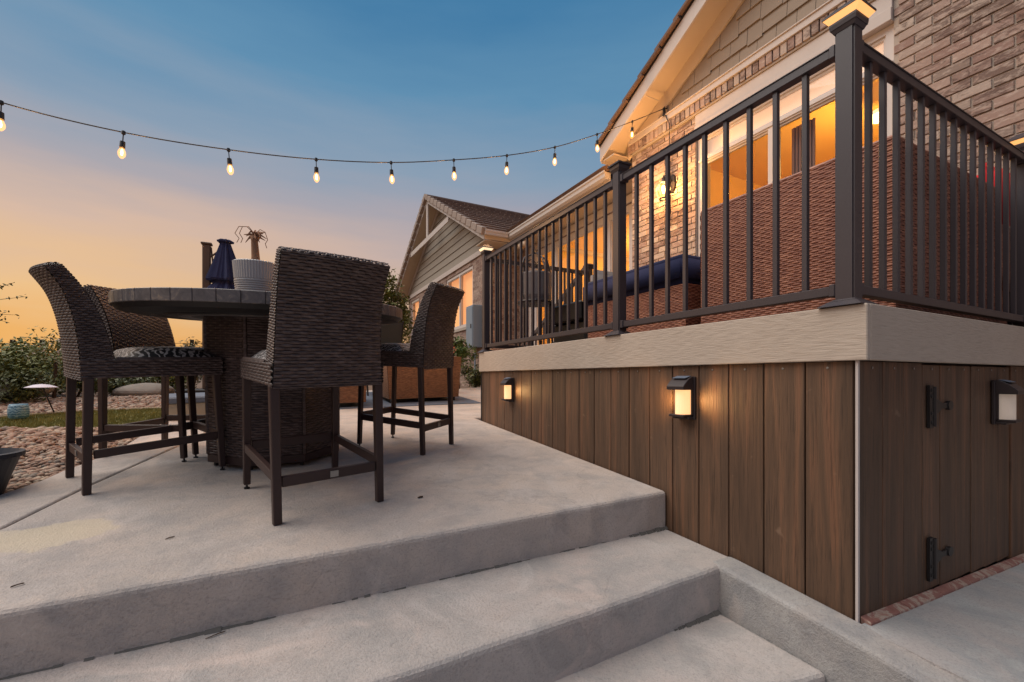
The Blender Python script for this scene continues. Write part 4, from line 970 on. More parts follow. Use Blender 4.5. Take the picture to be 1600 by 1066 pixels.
# ------------------------------------------------------------------ bar stools
def make_stool(M, label):
    t = thing('bar_stool', label, 'bar stool', M=M, group='dark wicker bar stools round the fire table')
    W = .442; HB = .5   # back strip length
    # rear and front profiles of the back (y, z)
    rear = [(-.285,.535), (-.287,.64), (-.293,.75), (-.309,.86), (-.338,.96), (-.388,1.048)]
    front = [(-.170,.64), (-.184,.72), (-.206,.81), (-.238,.90), (-.282,.985), (-.335,1.060)]
    def prof(pr, s):
        s = max(0, min(1, s))*(len(pr)-1); i = min(int(s), len(pr)-2); f = s-i
        a0 = Vector(pr[max(i-1,0)]); a, b = Vector(pr[i]), Vector(pr[i+1]); b1 = Vector(pr[min(i+2,len(pr)-1)])
        return .5*((2*a)+(b-a0)*f+(2*a0-5*a+4*b-b1)*f*f+(3*a-a0-3*b+b1)*f**3)
    def half(s): return W/2-.012*s-.006*math.sin(s*math.pi)
    def bow(x, s): return -.020*(1-(x/(W/2))**2)*min(1, s*2+.3)
    LB = .535
    def Frear(u, v):
        s = v/LB; x = (u/W*2-1)*half(s); p = prof(rear, s); return Vector((x, p.x+bow(u-W/2, s), p.y))
    LF = .46
    def Ffront(u, v):
        s = v/LF; x = (1-u/W*2)*half(.15+.85*s); p = prof(front, s); return Vector((x, p.x+bow(u-W/2, s), p.y))
    def Fside(sg):
        def F(u, v):
            s = v/LB; q = u/.13
            a = prof(rear, s); sf = max(0, (s-.15)/.85); b = prof(front, sf); 
            x = sg*half(s); return Vector((x, a.x+(b.x-a.x)*(q if sg > 0 else 1-q), a.y+(b.y-a.y)*(q if sg > 0 else 1-q)))
        return F
    mb = MB(); weave(mb, Frear, W, LB, flip=False); weave(mb, Ffront, W, LF)
    weave(mb, Fside(1), .13, LB, pitch=.0105, stake=.026); weave(mb, Fside(-1), .13, LB, pitch=.0105, stake=.026)
    # top edge
    def Ftop(u, v):
        x = (u/W*2-1)*half(1); a = prof(rear, 1); b = prof(front, 1); q = v/.08; return Vector((x, a.x+(b.x-a.x)*q+bow(u-W/2,1), a.y+(b.y-a.y)*q+.006*math.sin(q*math.pi)))
    weave(mb, Ftop, W, .08, pitch=.016, stake=.016)
    mb.build('backrest', M_wd, t)
    bk = MB(); n = 12; e = .004
    rings = []
    for j in range(n+1):
        s = j/n; a = prof(rear, s); sf = max(0,(s-.15)/.85); b = prof(front, sf); row = []
        for i in range(9):
            x = (i/4-1)*(half(s)-e); row.append(Vector((x, a.x+bow(x, s)+e, a.y-.001)))
        for i in range(9):
            x = (1-i/4)*(half(s)-e); row.append(Vector((x, b.x+bow(x, s)-e, b.y-.002)))
        rings.append(row)
    for row in rings: bk.v += [tuple(p) for p in row]
    for j in range(n):
        for i in range(18): bk.f.append((j*18+i, j*18+(i+1)%18, (j+1)*18+(i+1)%18, (j+1)*18+i))
    bk.f.append(tuple(range(17,-1,-1))); bk.f.append(tuple(n*18+i for i in range(18)))
    bk.build('back_core', M_wdb, t)
    # seat apron
    sx0, sy0, sy1, za, zb = .224, -.29, .285, .545, .635
    mb = MB(); weave(mb, lambda a, b: Vector((sx0, sy0+a, za+b)), sy1-sy0, zb-za); weave(mb, lambda a, b: Vector((-sx0, sy1-a, za+b)), sy1-sy0, zb-za)
    weave(mb, lambda a, b: Vector((sx0-a, sy1, za+b)), 2*sx0, zb-za)
    # rolled rim
    mb.tube([(sx0-.01,-.16,zb), (sx0-.01,sy1-.01,zb), (-sx0+.01,sy1-.01,zb), (-sx0+.01,-.16,zb)], .012, 6); mb.build('seat_apron', M_wd, t)
    mb = MB(); mb.box(-sx0+.004,sx0-.004,sy0+.004,sy1-.004,za+.002,zb-.004); mb.build('seat_frame', M_wdb, t)
    mb = MB(); n = 10; X = sx0-.018; 
    for j in range(n+1):
        for i in range(n+1):
            a, b = i/n*2-1, j/n*2-1; hgt = (1-abs(a)**3.5)*(1-abs(b)**3.5); mb.v.append((a*X, .065+b*.205, zb+.001+.060*hgt**.55))
    for j in range(n):
        for i in range(n): q = j*(n+1)+i; mb.f.append((q,q+1,q+n+2,q+n+1))
    mb.keep = True; mb.build('seat_cushion', M_seat, t, smooth=True)
    # legs
    ft = .21; 
    for sx in (-1, 1):
        mb = MB(); P0 = [(sx*.212,-.262,.548), (sx*.212,-.262,.30), (sx*.212,-.285,0)]
        mb.bar(P0[0], P0[2], .036, .036, w2=.031, h2=.031); mb.build('leg', M_leg, t, bevel=.003)
        mb = MB(); mb.bar((sx*.208,.258,.548), (sx*.212,.278,.022), .034, .034, w2=.029, h2=.029); lg = mb.build('leg', M_leg, t, bevel=.003)
        mb = MB(); mb.tube([(sx*.212,.278,.022), (sx*.212,.278,.006)], .005, 8); mb.tube([(sx*.212,.278,.007), (sx*.212,.278,.0005)], .013, 12); mb.build('levelling_foot', M_blk, lg)
        mb = MB(); mb.bar((sx*.212,-.255,.185), (sx*.212,.255,.205), .022, .040); mb.build('stretcher', M_leg, t, bevel=.002)
    mb = MB(); mb.bar((-.192,-.275,.165), (.192,-.275,.165), .022, .042); rs = mb.build('stretcher', M_leg, t, bevel=.002)
    mb = MB(); mb.box(-.008,.026,-.2895,-.2865,.152,.178); mb.build('name_plate', M_screwm, rs)
    mb = MB(); mb.bar((-.19,.27,.215), (.19,.27,.215), .022, .042); mb.build('stretcher', M_leg, t, bevel=.002)
    return t
st = make_stool(on_patio(.106, 2.318, 1.82-math.pi/2, s=1.02), 'dark wicker bar stool nearest the steps with its back to us')
copy_tree(st, on_patio(-.665, 3.045, .444-math.pi/2), 'dark wicker bar stool in side profile beside the gravel bed')
copy_tree(st, on_patio(.785, 3.205, 2.28-math.pi/2) @ Matrix.Diagonal((.90,.95,1.08,1)), 'dark wicker bar stool turned away between table and deck skirt')
copy_tree(st, on_patio(-.66, 3.60, -.60-math.pi/2), 'dark wicker bar stool on the far side of the table')

# ------------------------------------------------------------------ fire table
TC = (-.048, 3.235); TH = .975; TR = .787
tb = thing('fire_table', 'round bar height fire table with stone tiled top on a woven base', 'table', M=on_patio(*TC))
NT = 48; a0 = 2*math.pi/NT
mb = MB(); b = []; t_ = []
for (r0, r1, lo_, hi_) in ((TR-.09, TR, TH-.062, TH),):
    pts = [(r0, -a0/2*.985), (r1, -a0/2*.985), (r1, 0), (r1, a0/2*.985), (r0, a0/2*.985)]
    mb.prism([(r*math.cos(a), r*math.sin(a)) for r, a in pts], hi_-lo_, 'z', lo_)
rim0 = mb.build('rim_tile', M_rim, tb, bevel=.003); rim0.rotation_euler = (0,0,.03)
for k in range(1, NT): inst(rim0, parent=tb, rot=(0,0,.03+k*a0))
mb = MB(); mb.lathe([(0,TH-.002), (TR-.1,TH-.002), (TR-.1,TH-.03), (0,TH-.03)], 48); mb.build('top', M_rim, tb)
mb = MB(); mb.lathe([(TR-.004,TH-.06), (TR-.03,TH-.085), (TR-.12,TH-.10), (.62,TH-.10), (.615,TH-.088), (.56,TH-.088), (.555,TH-.10), (.3,TH-.10), (0,TH-.10)], 64); mb.build('underside', M_under, tb, smooth=False)
# octagonal woven base
BR = .385; n8 = 8; verts8 = [Vector((BR*math.cos(R(22.5+45*k)), BR*math.sin(R(22.5+45*k)), 0)) for k in range(9)]
slen8 = (verts8[1]-verts8[0]).length
for k in range(8):
    p, q = verts8[k], verts8[k+1]; mb = MB(); dr = (q-p).normalized(); zt = .80
    weave(mb, lambda a, b: p+dr*(a+.012)+Vector((0,0,.075+b)), slen8-.024, zt, pitch=.0145, stake=.036, amp=.0036, seg=3); mb.build('base_panel', M_wd, tb)
mb = MB(); 
for (z0, z1, r) in ((.075,.878,BR-.008),): mb.prism([(r*math.cos(R(22.5+45*k)), r*math.sin(R(22.5+45*k))) for k in range(8)], z1-z0, 'z', z0)
mb.build('base_core', M_wdb, tb)
mb = MB(); mb.prism([((BR+.004)*math.cos(R(22.5+45*k)), (BR+.004)*math.sin(R(22.5+45*k))) for k in range(8)], .045, 'z', .029); mb.build('plinth', M_leg, tb)
for k in range(8):
    p = verts8[k]; mb = MB(); mb.bar(p+Vector((0,0,.075)), p+Vector((0,0,.875)), .018); mb.build('corner_trim', M_wd, tb, bevel=.004)
for k in range(8):
    p = verts8[k]*.9; mb = MB(); mb.tube([p+Vector((0,0,.03)), p+Vector((0,0,.0005))], .012, 8); mb.build('foot', M_blk, tb)
mb = MB(); ring = [(.44,TH-.101), (.47,TH-.108), (.50,TH-.101)]; mb.lathe(ring+[(.50,TH-.1005), (.44,TH-.1005)], 48); mb.build('burner_ring', M_rim, tb, smooth=True)
# planter on the table
Mt = on_patio(*TC) @ Matrix.Translation((0,0,TH))
def tpos(px, F): q = wpt(px, 455, F); return q
q = tpos(402, 2.87); loc = (Mt.inverted() @ Vector((q.x, q.y, 0)))
pl = thing('ribbed_planter', 'white ribbed ceramic planter with a dry cut stem on the table', 'planter', M=Mt @ Matrix.Translation((loc.x, loc.y, .0005)) @ Matrix.Scale(.93,4))
mb = MB(); prof = [(0,0), (.105,0), (.112,.01)]
z = .01
for k in range(11):
    prof += [(.116+k*.0014,z+.004), (.116+k*.0014,z+.010), (.111+k*.0014,z+.0135)]; z += .0145
prof += [(.128,.175)]
mb.lathe(prof, 48); mb.lathe([(.128,.175), (.136,.29), (.128,.296), (.120,.29), (.116,.26), (0,.26)], 96, fr=lambda t: 1+.012*(1 if int(t/(2*math.pi)*96+.5) % 2 else -1)); mb.build('pot', M_whitepot, pl, smooth=False)
mb = MB(); mb.tube([(0,0,.25), (.002,0,.33), (-.003,.002,.44), (.0,0,.475)], [.034,.027,.022,.030], 10); mb.build('stem', M_stub, pl, smooth=True)
mb = MB(); rr = random.Random(4)
for k in range(30):
    a = rr.uniform(0, 6.28); l = rr.uniform(.03,.085); pz = .46+rr.uniform(-.02,.03)
    mb.tube([(0,0,pz), (l*.5*math.cos(a), l*.5*math.sin(a), pz+.018), (l*math.cos(a), l*math.sin(a), pz+rr.uniform(-.02,.025))], [.010,.007,.002], 5)
for (a, l, dz) in ((R(205),.10,-.10), (R(215),.085,-.05), (R(30),.07,-.12)):
    v = Vector((math.cos(a), math.sin(a), 0)); mb.tube([(0,0,.47), v*l*.2+Vector((0,0,.505)), v*l*.5+Vector((0,0,.53)), v*l+Vector((0,0,.52)), v*l*1.25+Vector((0,0,.47)), v*l*1.0+Vector((0,0,.44)), v*l*1.15+Vector((0,0,.41))], .0025, 5)
mb.build('dry_fronds', M_stub, pl)

# ------------------------------------------------------------------ cantilever umbrella beyond the table
q = wpt(323, 600, 7.0); um = thing('cantilever_umbrella', 'closed navy patio umbrella hanging from its brown mast', 'umbrella', (q.x, q.y, PZ(q.x,q.y)))
zb_ = -PZ(q.x,q.y)
mb = MB(); mb.box(-.055,.055,-.05,.05,.05,2.13+zb_); mb.build('mast', M_pole, um, bevel=.012)
mb = MB(); mb.box(-.075,.075,-.065,.065,2.13+zb_,2.165+zb_); mb.build('mast_cap', M_pole, um, bevel=.01)
mb = MB(); mb.tube([(.06,0,2.1+zb_), (.14,-.05,1.25+zb_)], .011, 6); mb.build('strut', M_pole, um)
mb = MB(); mb.box(-.35,.35,-.35,.35,.001,.05); mb.build('base', M_blk, um, bevel=.01)
cx_, cy_ = .30*cY, -.30*sY
can = [(.0,2.215,), (.07,2.21), (.10,2.19), (.095,2.165), (.06,2.155), (.085,2.06), (.115,1.95), (.155,1.80), (.195,1.66), (.225,1.56), (.21,1.53), (.15,1.53), (.14,1.50), (.19,1.44), (.25,1.34), (.24,1.28), (.17,1.27), (.15,1.22), (.05,1.1)]
mb = MB(); mb.lathe([(r, z+zb_) for r, z in can], 72, (cx_, cy_, 0), fr=lambda t: 1+.16*math.sin(8*t)+.08*math.sin(13*t)+.05*math.sin(21*t)); mb.build('canopy', M_navy, um, smooth=False)
mb = MB(); mb.tube([(cx_,cy_,2.12+zb_), (cx_,cy_,1.05+zb_)], .02, 8); mb.build('hub_pole', M_pole, um)
mb = MB(); mb.tube([(0,0,1.9+zb_), (cx_,cy_,2.1+zb_)], .014, 6); mb.tube([(0,0,1.3+zb_), (cx_,cy_,1.32+zb_)], .012, 6); mb.build('arm', M_pole, um)
# low stone block with slate cap
q = wpt(300, 655, 4.25); sb_ = thing('stone_block', 'low cream stone block with a slate blue cap past the table', 'stone block', M=on_patio(q.x, q.y, .2))
mb = MB(); mb.box(-.19,.35,-.16,.2,.001,.16); mb.build('block', M_conc_stone, sb_, bevel=.008)
mb = MB(); mb.box(-.22,.38,-.19,.23,.161,.22); mb.build('cap', M_slate, sb_, bevel=.012)

# ------------------------------------------------------------------ rear patio seating
rug = MB(); q0, q1 = (.30,5.35), (2.32,7.2)
rug.hexa([(q0[0],q0[1],PZ(*q0)+.001), (q1[0],q0[1],PZ(q1[0],q0[1])+.001), (q1[0],q1[1],PZ(*q1)+.001), (q0[0],q1[1],PZ(q0[0],q1[1])+.001)], [(q0[0],q0[1],PZ(*q0)+.009), (q1[0],q0[1],PZ(q1[0],q0[1])+.009), (q1[0],q1[1],PZ(*q1)+.009), (q0[0],q1[1],PZ(q0[0],q1[1])+.009)])
tag(rug.build('patio_rug', M_slate), 'flat blue grey outdoor rug under the tan wicker seats', 'rug')
def tan_seat(x, y, w, d, h, label, name, cat, rz=0):
    t = thing(name, label, cat, M=on_patio(x, y, rz, .011))
    tp = .93
    F = lambda a, b: Vector(((a-w/2)*(tp+(1-tp)*b/(h-.05)), -.012*b/(h-.05), .05+b))
    mb = MB(); weave(mb, F, w, h-.05, pitch=.016, stake=.04, amp=.0025, seg=2)
    for sg in (-1, 1):
        weave(mb, (lambda a, b: Vector((w/2*(tp+(1-tp)*b/(h-.05)), a, .05+b))) if sg > 0 else (lambda a, b: Vector((-w/2*(tp+(1-tp)*b/(h-.05)), d-a, .05+b))), d, h-.05, pitch=.016, stake=.04, amp=.0025, seg=2)
    mb.build('back_weave', M_wo, t)
    mb = MB(); c = [(-w/2*tp+.006,.006), (w/2*tp-.006,.006), (w/2*tp-.006,.12), (-w/2*tp+.006,.12)]; c2 = [(-w/2+.006,-.004), (w/2-.006,-.004), (w/2-.006,.12), (-w/2+.006,.12)]
    mb.hexa([(a, b, .05) for a, b in c], [(a, b, h-.004) for a, b in c2]); mb.box(-w/2*tp+.01,-w/2*tp+.14,.121,d-.005,.05,h-.12); mb.box(w/2*tp-.14,w/2*tp-.01,.121,d-.005,.05,h-.12); mb.box(-w/2*tp+.141,w/2*tp-.141,.121,d-.005,.05,.3); mb.build('frame', M_wob, t)
    for i, j in ((-1,.06), (1,.06), (-1,d-.06), (1,d-.06)):
        mb = MB(); mb.box(i*(w/2*tp-.06)-.025,i*(w/2*tp-.06)+.025,j-.025,j+.025,.0,.05); mb.build('foot', M_blk, t)
    cushion(-w/2*tp+.15,w/2*tp-.15,.14,d-.01,.301,.42,'seat_cushion',M_greyfab,t,.04,3)
    return t
tan_seat(1.64, 5.66, 1.02, .85, .60, 'tan wicker loveseat with its back to us on the rug', 'wicker_loveseat', 'loveseat', R(3))
tan_seat(.66, 5.42, .40, .80, .50, 'tan wicker side seat half hidden behind the nearest stool', 'wicker_armchair', 'patio armchair', R(2))
# dark sling chair beyond
q = wpt(598, 600, 6.6); sc = thing('sling_chair', 'tall dark blue grey sling chair behind the table rim', 'chair', M=on_patio(q.x, q.y, .35))
mb = MB(); mb.hexa([(-.26,-.02,.40), (.26,-.02,.40), (.26,.0,.40), (-.26,.0,.40)], [(-.24,-.16,1.10), (.24,-.16,1.10), (.24,-.14,1.10), (-.24,-.14,1.10)]); mb.build('backrest', M_darkfab, sc)
mb = MB(); mb.box(-.26,.26,.0,.5,.40,.42); mb.build('seat', M_darkfab, sc)
for sx in (-1, 1):
    mb = MB(); mb.tube([(sx*.27,.5,0), (sx*.27,.5,.62), (sx*.27,-.02,.62)], .014, 6); mb.tube([(sx*.27,-.05,0), (sx*.27,0,.41), (sx*.25,-.16,1.12)], .014, 6); mb.build('side_frame', M_blk, sc)
q = wpt(622, 560, 6.2); gp_ = cushion(-.2,.2,-.2,.2,0,.09,'green_cushion',mat('mint_fabric', srgb(110,150,130), .9),None,.03,3); gp_.location = (q.x, q.y, .13)
gp_.location.z = .17; tag(gp_, 'mint green cushion on the small table behind the stool', 'cushion')
stb = thing('side_table', 'small dark table carrying the mint green cushion', 'side table', M=on_patio(q.x, q.y, 0))
hh = .17-PZ(q.x, q.y)
mb = MB(); mb.lathe([(0,hh-.03), (.26,hh-.03), (.26,hh-.002), (0,hh-.002)], 24); mb.build('top', M_blk, stb)
for k in range(3): mb = MB(); a = k*2.09; mb.tube([(.2*math.cos(a), .2*math.sin(a), 0), (.14*math.cos(a), .14*math.sin(a), hh-.03)], .012, 6); mb.build('leg', M_blk, stb)

# ------------------------------------------------------------------ plants
def leaves(mb, n, c, r, size, seed, shell=.45, lobes=7, flat=0):
    rr = random.Random(seed); L_ = []
    for k in range(lobes): 
        d = Vector((rr.gauss(0,1), rr.gauss(0,1), rr.gauss(0,.8))).normalized(); L_.append((Vector((d.x*r[0]*.55, d.y*r[1]*.55, d.z*r[2]*.55)), rr.uniform(.35,.62)))
    for k in range(n):
        o, q = rr.choice(L_); d = Vector((rr.gauss(0,1), rr.gauss(0,1), rr.gauss(0,1))).normalized()*(rr.random()**shell)*q
        p = Vector(c)+o+Vector((d.x*r[0], d.y*r[1], d.z*r[2])); s = size*rr.uniform(.6,1.3)
        u = Vector((rr.gauss(0,1), rr.gauss(0,1), rr.gauss(0,.6))).normalized(); w = u.cross(Vector((rr.gauss(0,.5), rr.gauss(0,.5), 1))).normalized()
        mb.add([p-u*s, p-w*s*.42, p+u*s, p+w*s*.42], [(0,1,2,3)])
def shrub(name, label, cat, base, h, r, n, size, m, seed, group=None, trunk=True, lift=.5, lobes=8):
    t = thing(name, label, cat, base, group)
    mb = MB(); leaves(mb, int(n*2.2), (0,0,h*lift), (r[0], r[1], h*(1-lift)*1.05), size*1.15, seed, lobes=lobes); mb.keep = True; mb.build('crown', m, t)
    rr = random.Random(seed); mb = MB()
    for k in range(5):
        a = rr.uniform(0,6.28); mb.tube([(0,0,-.02), (r[0]*.25*math.cos(a), r[1]*.25*math.sin(a), h*.4), (r[0]*.6*math.cos(a), r[1]*.6*math.sin(a), h*.8)], [.018*h,.012*h,.003], 5)
    mb.build('trunk', M_bark, t); return t
def gz(x, y): return ground_z(x, y)
def gp(px, F): q = wpt(px, 590, F); return (q.x, q.y, gz(q.x, q.y))
b = gp(722, 8.0); 
shrub('leafy_shrub', 'leafy green shrub growing between loveseat and deck end', 'shrub', gp(718,7.9), 1.0, (.34,.3), 900, .030, M_leaf3, 3, lift=.68)
shrub('leafy_shrub', 'low dark green shrub against the brick below the utility box', 'shrub', gp(742,8.6), .55, (.38,.25), 700, .030, M_leaf2, 4, lift=.5)
shrub('garden_tree', 'small loose leaved tree past the table rim', 'tree', gp(612,10.5), 2.75, (.55,.5), 1500, .05, M_leaf, 5, lift=.6, lobes=12)
pt = thing('flower_pot', 'terracotta pot of pink and white flowers behind the loveseat', 'flower pot', gp(702,7.2))
zg = .32-pt.location.z
mb = MB(); mb.lathe([(0,0), (.10,0), (.14,zg-.04), (.16,zg-.04), (.16,zg), (.13,zg), (.12,zg-.03), (0,zg-.03)], 20); mb.build('pot', M_terra, pt)
mb = MB(); leaves(mb, 120, (0,0,zg+.10), (.15,.15,.12), .022, 8); mb.keep = True; mb.build('foliage', M_leaf3, pt)
mb = MB(); leaves(mb, 60, (0,-.03,zg+.15), (.16,.14,.14), .022, 9); mb.keep = True; mb.build('pink_blooms', M_pinkfl, pt)
mb = MB(); leaves(mb, 50, (-.02,-.05,zg+.05), (.17,.15,.10), .020, 10); mb.keep = True; mb.build('white_blooms', M_whitefl, pt)
# garden on the left
G = [  # px, F, h, rx, n, size, mat, label
 (10, 6.3, .86, .95, 1700, .036, M_leaf, 'big green bush at the picture edge under the bare twigs'),
 (58, 7.0, .92, .72, 1400, .036, M_leaf, 'tall green bush in front of the wire fence posts'),
 (24, 5.2, .42, .40, 800, .026, M_leaf2, 'dark low bush above the blue ceramic pot'),
 (118, 6.2, .52, .45, 1000, .028, M_leaf2, 'dark bush beside the profile stool legs'),
 (150, 8.5, .9, .7, 1400, .035, M_leaf, 'green bush seen behind the stool backs'),
 (195, 7.0, .42, .50, 1100, .028, M_leaf2, 'low dark shrub under the profile stool seat'),
 (262, 8.0, .55, .45, 900, .03, M_leaf, 'loose green shrub between stool and table base'),
 (300, 8.6, 1.15, .42, 900, .03, M_dryleaf, 'yellowing tall shrub beside the table base'),
 (284, 11.5, 1.35, .6, 900, .04, M_leaf, 'far green tree top showing under the table rim'),
]
for k, (px, F, h_, rx, n, sz_, m_, lb_) in enumerate(G):
    shrub('garden_bush', lb_, 'bush', gp(px, F), h_, (rx, rx*.8), n, sz_, m_, 20+k, group='bushes along the garden bed', lift=.48, lobes=14)
# flowering bush
fb = thing('flowering_bush', 'bush dotted with cream flowers in front of the fence', 'bush', gp(84,5.7))
mb = MB(); leaves(mb, 900, (0,0,.52), (.36,.3,.45), .026, 31); mb.keep = True; mb.build('foliage', M_leaf, fb)
mb = MB(); leaves(mb, 260, (0,-.05,.60), (.34,.3,.32), .022, 32, shell=.25); mb.keep = True; mb.build('blooms', M_whitefl, fb)
mb = MB(); mb.tube([(0,0,-.02), (.02,0,.5)], .02, 6); mb.build('trunk', M_bark, fb)
# bare twigs with leaves entering at the left
tw = thing('young_tree', 'thin young tree whose leafy twigs reach in above the bushes', 'tree', gp(-60,5.2))
bz = tw.location.z
mb = MB(); mb.tube([(0,0,0), (.03,0,.7), (.02,0,1.25)], [.025,.018,.008], 6); mb.build('trunk', M_bark, tw)
mb = MB(); lf_ = MB(); rr = random.Random(12)
for (z0, dx, dz) in ((1.0,.62,.06), (1.1,.75,.18), (1.05,.52,-.08), (1.15,.60,.30)):
    e = Vector((cY*dx, -sY*dx, dz)); p = Vector((.02,0,z0)); mb.tube([p, p+e*.5+Vector((0,0,.05)), p+e], [.007,.004,.0015], 5)
    for k in range(18):
        f = rr.uniform(.25,1); c = p+e*f+Vector((0,0,.05*math.sin(f*3.1)))+Vector((rr.uniform(-.03,.03), rr.uniform(-.03,.03), rr.uniform(-.04,.04))); s = .024
        u = Vector((rr.gauss(0,1), rr.gauss(0,1), rr.gauss(0,1))).normalized(); w = u.orthogonal().normalized(); lf_.add([c-u*s, c-w*s*.4, c+u*s, c+w*s*.4], [(0,1,2,3)])
mb.build('branches', M_bark, tw); lf_.keep = True; lf_.build('foliage', M_leaf2, tw)
# fence
fe = thing('wire_fence', 'thin wire garden fence on dark posts behind the bushes', 'fence', gp(90,13))
fb0 = Vector(fe.location)
for px in (-60,-10,20,66,93,125,180,240,300,360):
    q = wpt(px, 590, 13); mb = MB(); mb.box(-.045,.045,-.045,.045,0,1.13-gz(q.x,q.y)); o = mb.build('post', M_bark, fe); o.location = Vector((q.x,q.y,gz(q.x,q.y)))-fb0
for z_ in (.25,.5,.75,1.02):
    mb = MB(); a, b = wpt(-60,590,13), wpt(360,590,13); a.z = b.z = z_; mb.tube([a-fb0, b-fb0], .007, 5); mb.build('wire', M_bark, fe)
bw = MB(); q = wpt(107,590,9.0); bw.box(q.x-.10,q.x+.12,q.y-.1,q.y+.1,gz(q.x,q.y),.40); tag(bw.build('stone_pillar', M_conc_stone, bevel=.01), 'pale square stone pillar behind the cream flowers', 'pillar')
# boulders
def boulder(px, F, r, label, seed, dz=0):
    bm = bmesh.new(); bmesh.ops.create_icosphere(bm, subdivisions=3, radius=1); rr = random.Random(seed)
    ph = [(Vector((rr.gauss(0,1), rr.gauss(0,1), rr.gauss(0,1))), rr.uniform(0,6)) for _ in range(7)]
    for v in bm.verts: v.co *= 1+sum(.09*math.sin(v.co.dot(a)*1.8+p) for a, p in ph); v.co = Vector((v.co.x*r[0], v.co.y*r[1], v.co.z*r[2]))
    me = bpy.data.meshes.new('boulder'); bm.to_mesh(me); bm.free(); me.materials.append(M_boulder); o = bpy.data.objects.new('boulder', me); COL.objects.link(o); q = gp(px, F); o.location = (q[0], q[1], q[2]+r[2]*.5+dz); tag(o, label, 'boulder', 'boulders in the garden bed'); return o
boulder(0, 5.3, (.13,.15,.17), 'tall pale boulder at the picture edge behind the dark bush', 1)
boulder(13, 5.3, (.12,.13,.12), 'rounded boulder beside the tall pale one', 2, .12)
boulder(50, 5.6, (.22,.2,.10), 'flat boulder below the white disc stake', 3, .10)
boulder(228, 6.6, (.35,.25,.13), 'wide flat boulder seen between the stool legs', 4)
# white disc on a leaning stake
q = gp(86, 4.55); ds = thing('garden_stake', 'white shallow dish on a thin leaning garden stake', 'garden ornament', q)
top = wpt(65, 602, 4.45); v = top-Vector(q)
mb = MB(); mb.tube([(0,0,0), v], .006, 6); mb.build('stake', M_blk, ds)
mb = MB(); mb.lathe([(0,.012), (.06,.004), (.115,-.018), (.13,-.024), (.12,-.026), (.0,-.002)], 24, tuple(v)); mb.build('dish', mat('lilac_white', srgb(214,206,216), .5), ds, smooth=True)
# blue pot
q = gp(29, 4.15); bp = thing('blue_pot', 'blue ceramic pot with a wavy white pattern on the stones', 'pot', q)
def bluepot():
    m = mat('blue_glaze', srgb(96,138,160), .4); d = Nd(m); c = d.coord(); w = d.n('ShaderNodeTexWave', bands_direction='Z'); d.l(c, w.inputs[0]); w.inputs['Scale'].default_value = 14; w.inputs['Distortion'].default_value = 6; w.inputs['Detail Scale'].default_value = 3
    d.col(d.ramp(w.outputs[1], [(.45, srgb(70,112,136)), (.6, srgb(140,172,186))])); return m
mb = MB(); mb.lathe([(0,0), (.055,0), (.07,.02), (.073,.07), (.068,.125), (.06,.14), (.052,.135), (.05,.10), (0,.10)], 24); mb.build('pot', bluepot(), bp, smooth=True)
bp.location.z += .02
# dark planter at the lower left
dp = thing('dark_planter', 'dark grey bowl planter cut by the lower left picture edge', 'planter', (-1.33, 2.95, PZ(-1.33,2.95)-.05))
mb = MB(); mb.lathe([(0,0), (.12,0), (.155,.12), (.185,.21), (.20,.215), (.20,.235), (.185,.238), (.17,.20), (0,.19)], 32); mb.build('bowl', M_planter, dp, smooth=False)
mb = MB(); mb.lathe([(0,.205), (.168,.2), (.168,.19)], 20); mb.build('soil', M_soil, dp)

# gravel bed: river stones
def scatter_stones():
    import numpy as np
    rng = np.random.default_rng(3)
    bm = bmesh.new(); bmesh.ops.create_icosphere(bm, subdivisions=1, radius=1); base = np.array([v.co for v in bm.verts]); fc = np.array([[v.index for v in f.verts] for f in bm.faces]); bm.free()
    P_ = []
    n = 24000
    F = 1.7+rng.random(n)**1.5*6.4; u = -1.35+rng.random(n)*.95
    for i in range(n):
        x = F[i]*sY+u[i]*F[i]*cY; y = F[i]*cY-u[i]*F[i]*sY
        ex = None
        for (xa, ya), (xb, yb) in zip(XE[:-1], XE[1:]):
            if ya <= y <= yb: ex = xa+(xb-xa)*(y-ya)/(yb-ya)
        if ex is None: ex = -1.3 if y < 3 else -.80
        if x > ex-.03: continue
        if y > 6.2+.25*math.sin(x*3) - 0 and y < 7.1 and x > -4.2: pass
        P_.append((x, y))
    P_ = np.array(P_); n = len(P_); V = []; Fc = []; T = []
    for i, (x, y) in enumerate(P_):
        if lawn_in(x, y): continue
        d = math.hypot(x, y); r = rng.uniform(.009,.024)*(1 if d < 5 else 1.35); s = np.array([r*rng.uniform(.9,1.5), r*rng.uniform(.8,1.1), r*rng.uniform(.45,.8)])
        a = rng.uniform(0,6.28); R_ = np.array([[math.cos(a),-math.sin(a),0],[math.sin(a),math.cos(a),0],[0,0,1]])
        b = (base*(1+rng.normal(0,.12,(len(base),1))))*s; b = b@R_.T+np.array([x, y, gz(x, y)+r*.35+rng.uniform(0,.012)])
        Fc.append(fc+len(V)*len(base)); V.append(b); T.append(rng.random())
    V_ = np.concatenate(V); F_ = np.concatenate(Fc)
    me = bpy.data.meshes.new('gravel'); me.from_pydata(V_.tolist(), [], F_.tolist()); at = me.attributes.new('tint', 'FLOAT', 'POINT'); at.data.foreach_set('value', np.repeat(np.array(T), len(base)).astype('f'))
    me.polygons.foreach_set('use_smooth', [True]*len(me.polygons)); me.materials.append(M_stone)
    o = bpy.data.objects.new('gravel', me); COL.objects.link(o); tag(o, 'pinkish river stones filling the bed beside the patio', 'gravel', kind='stuff')
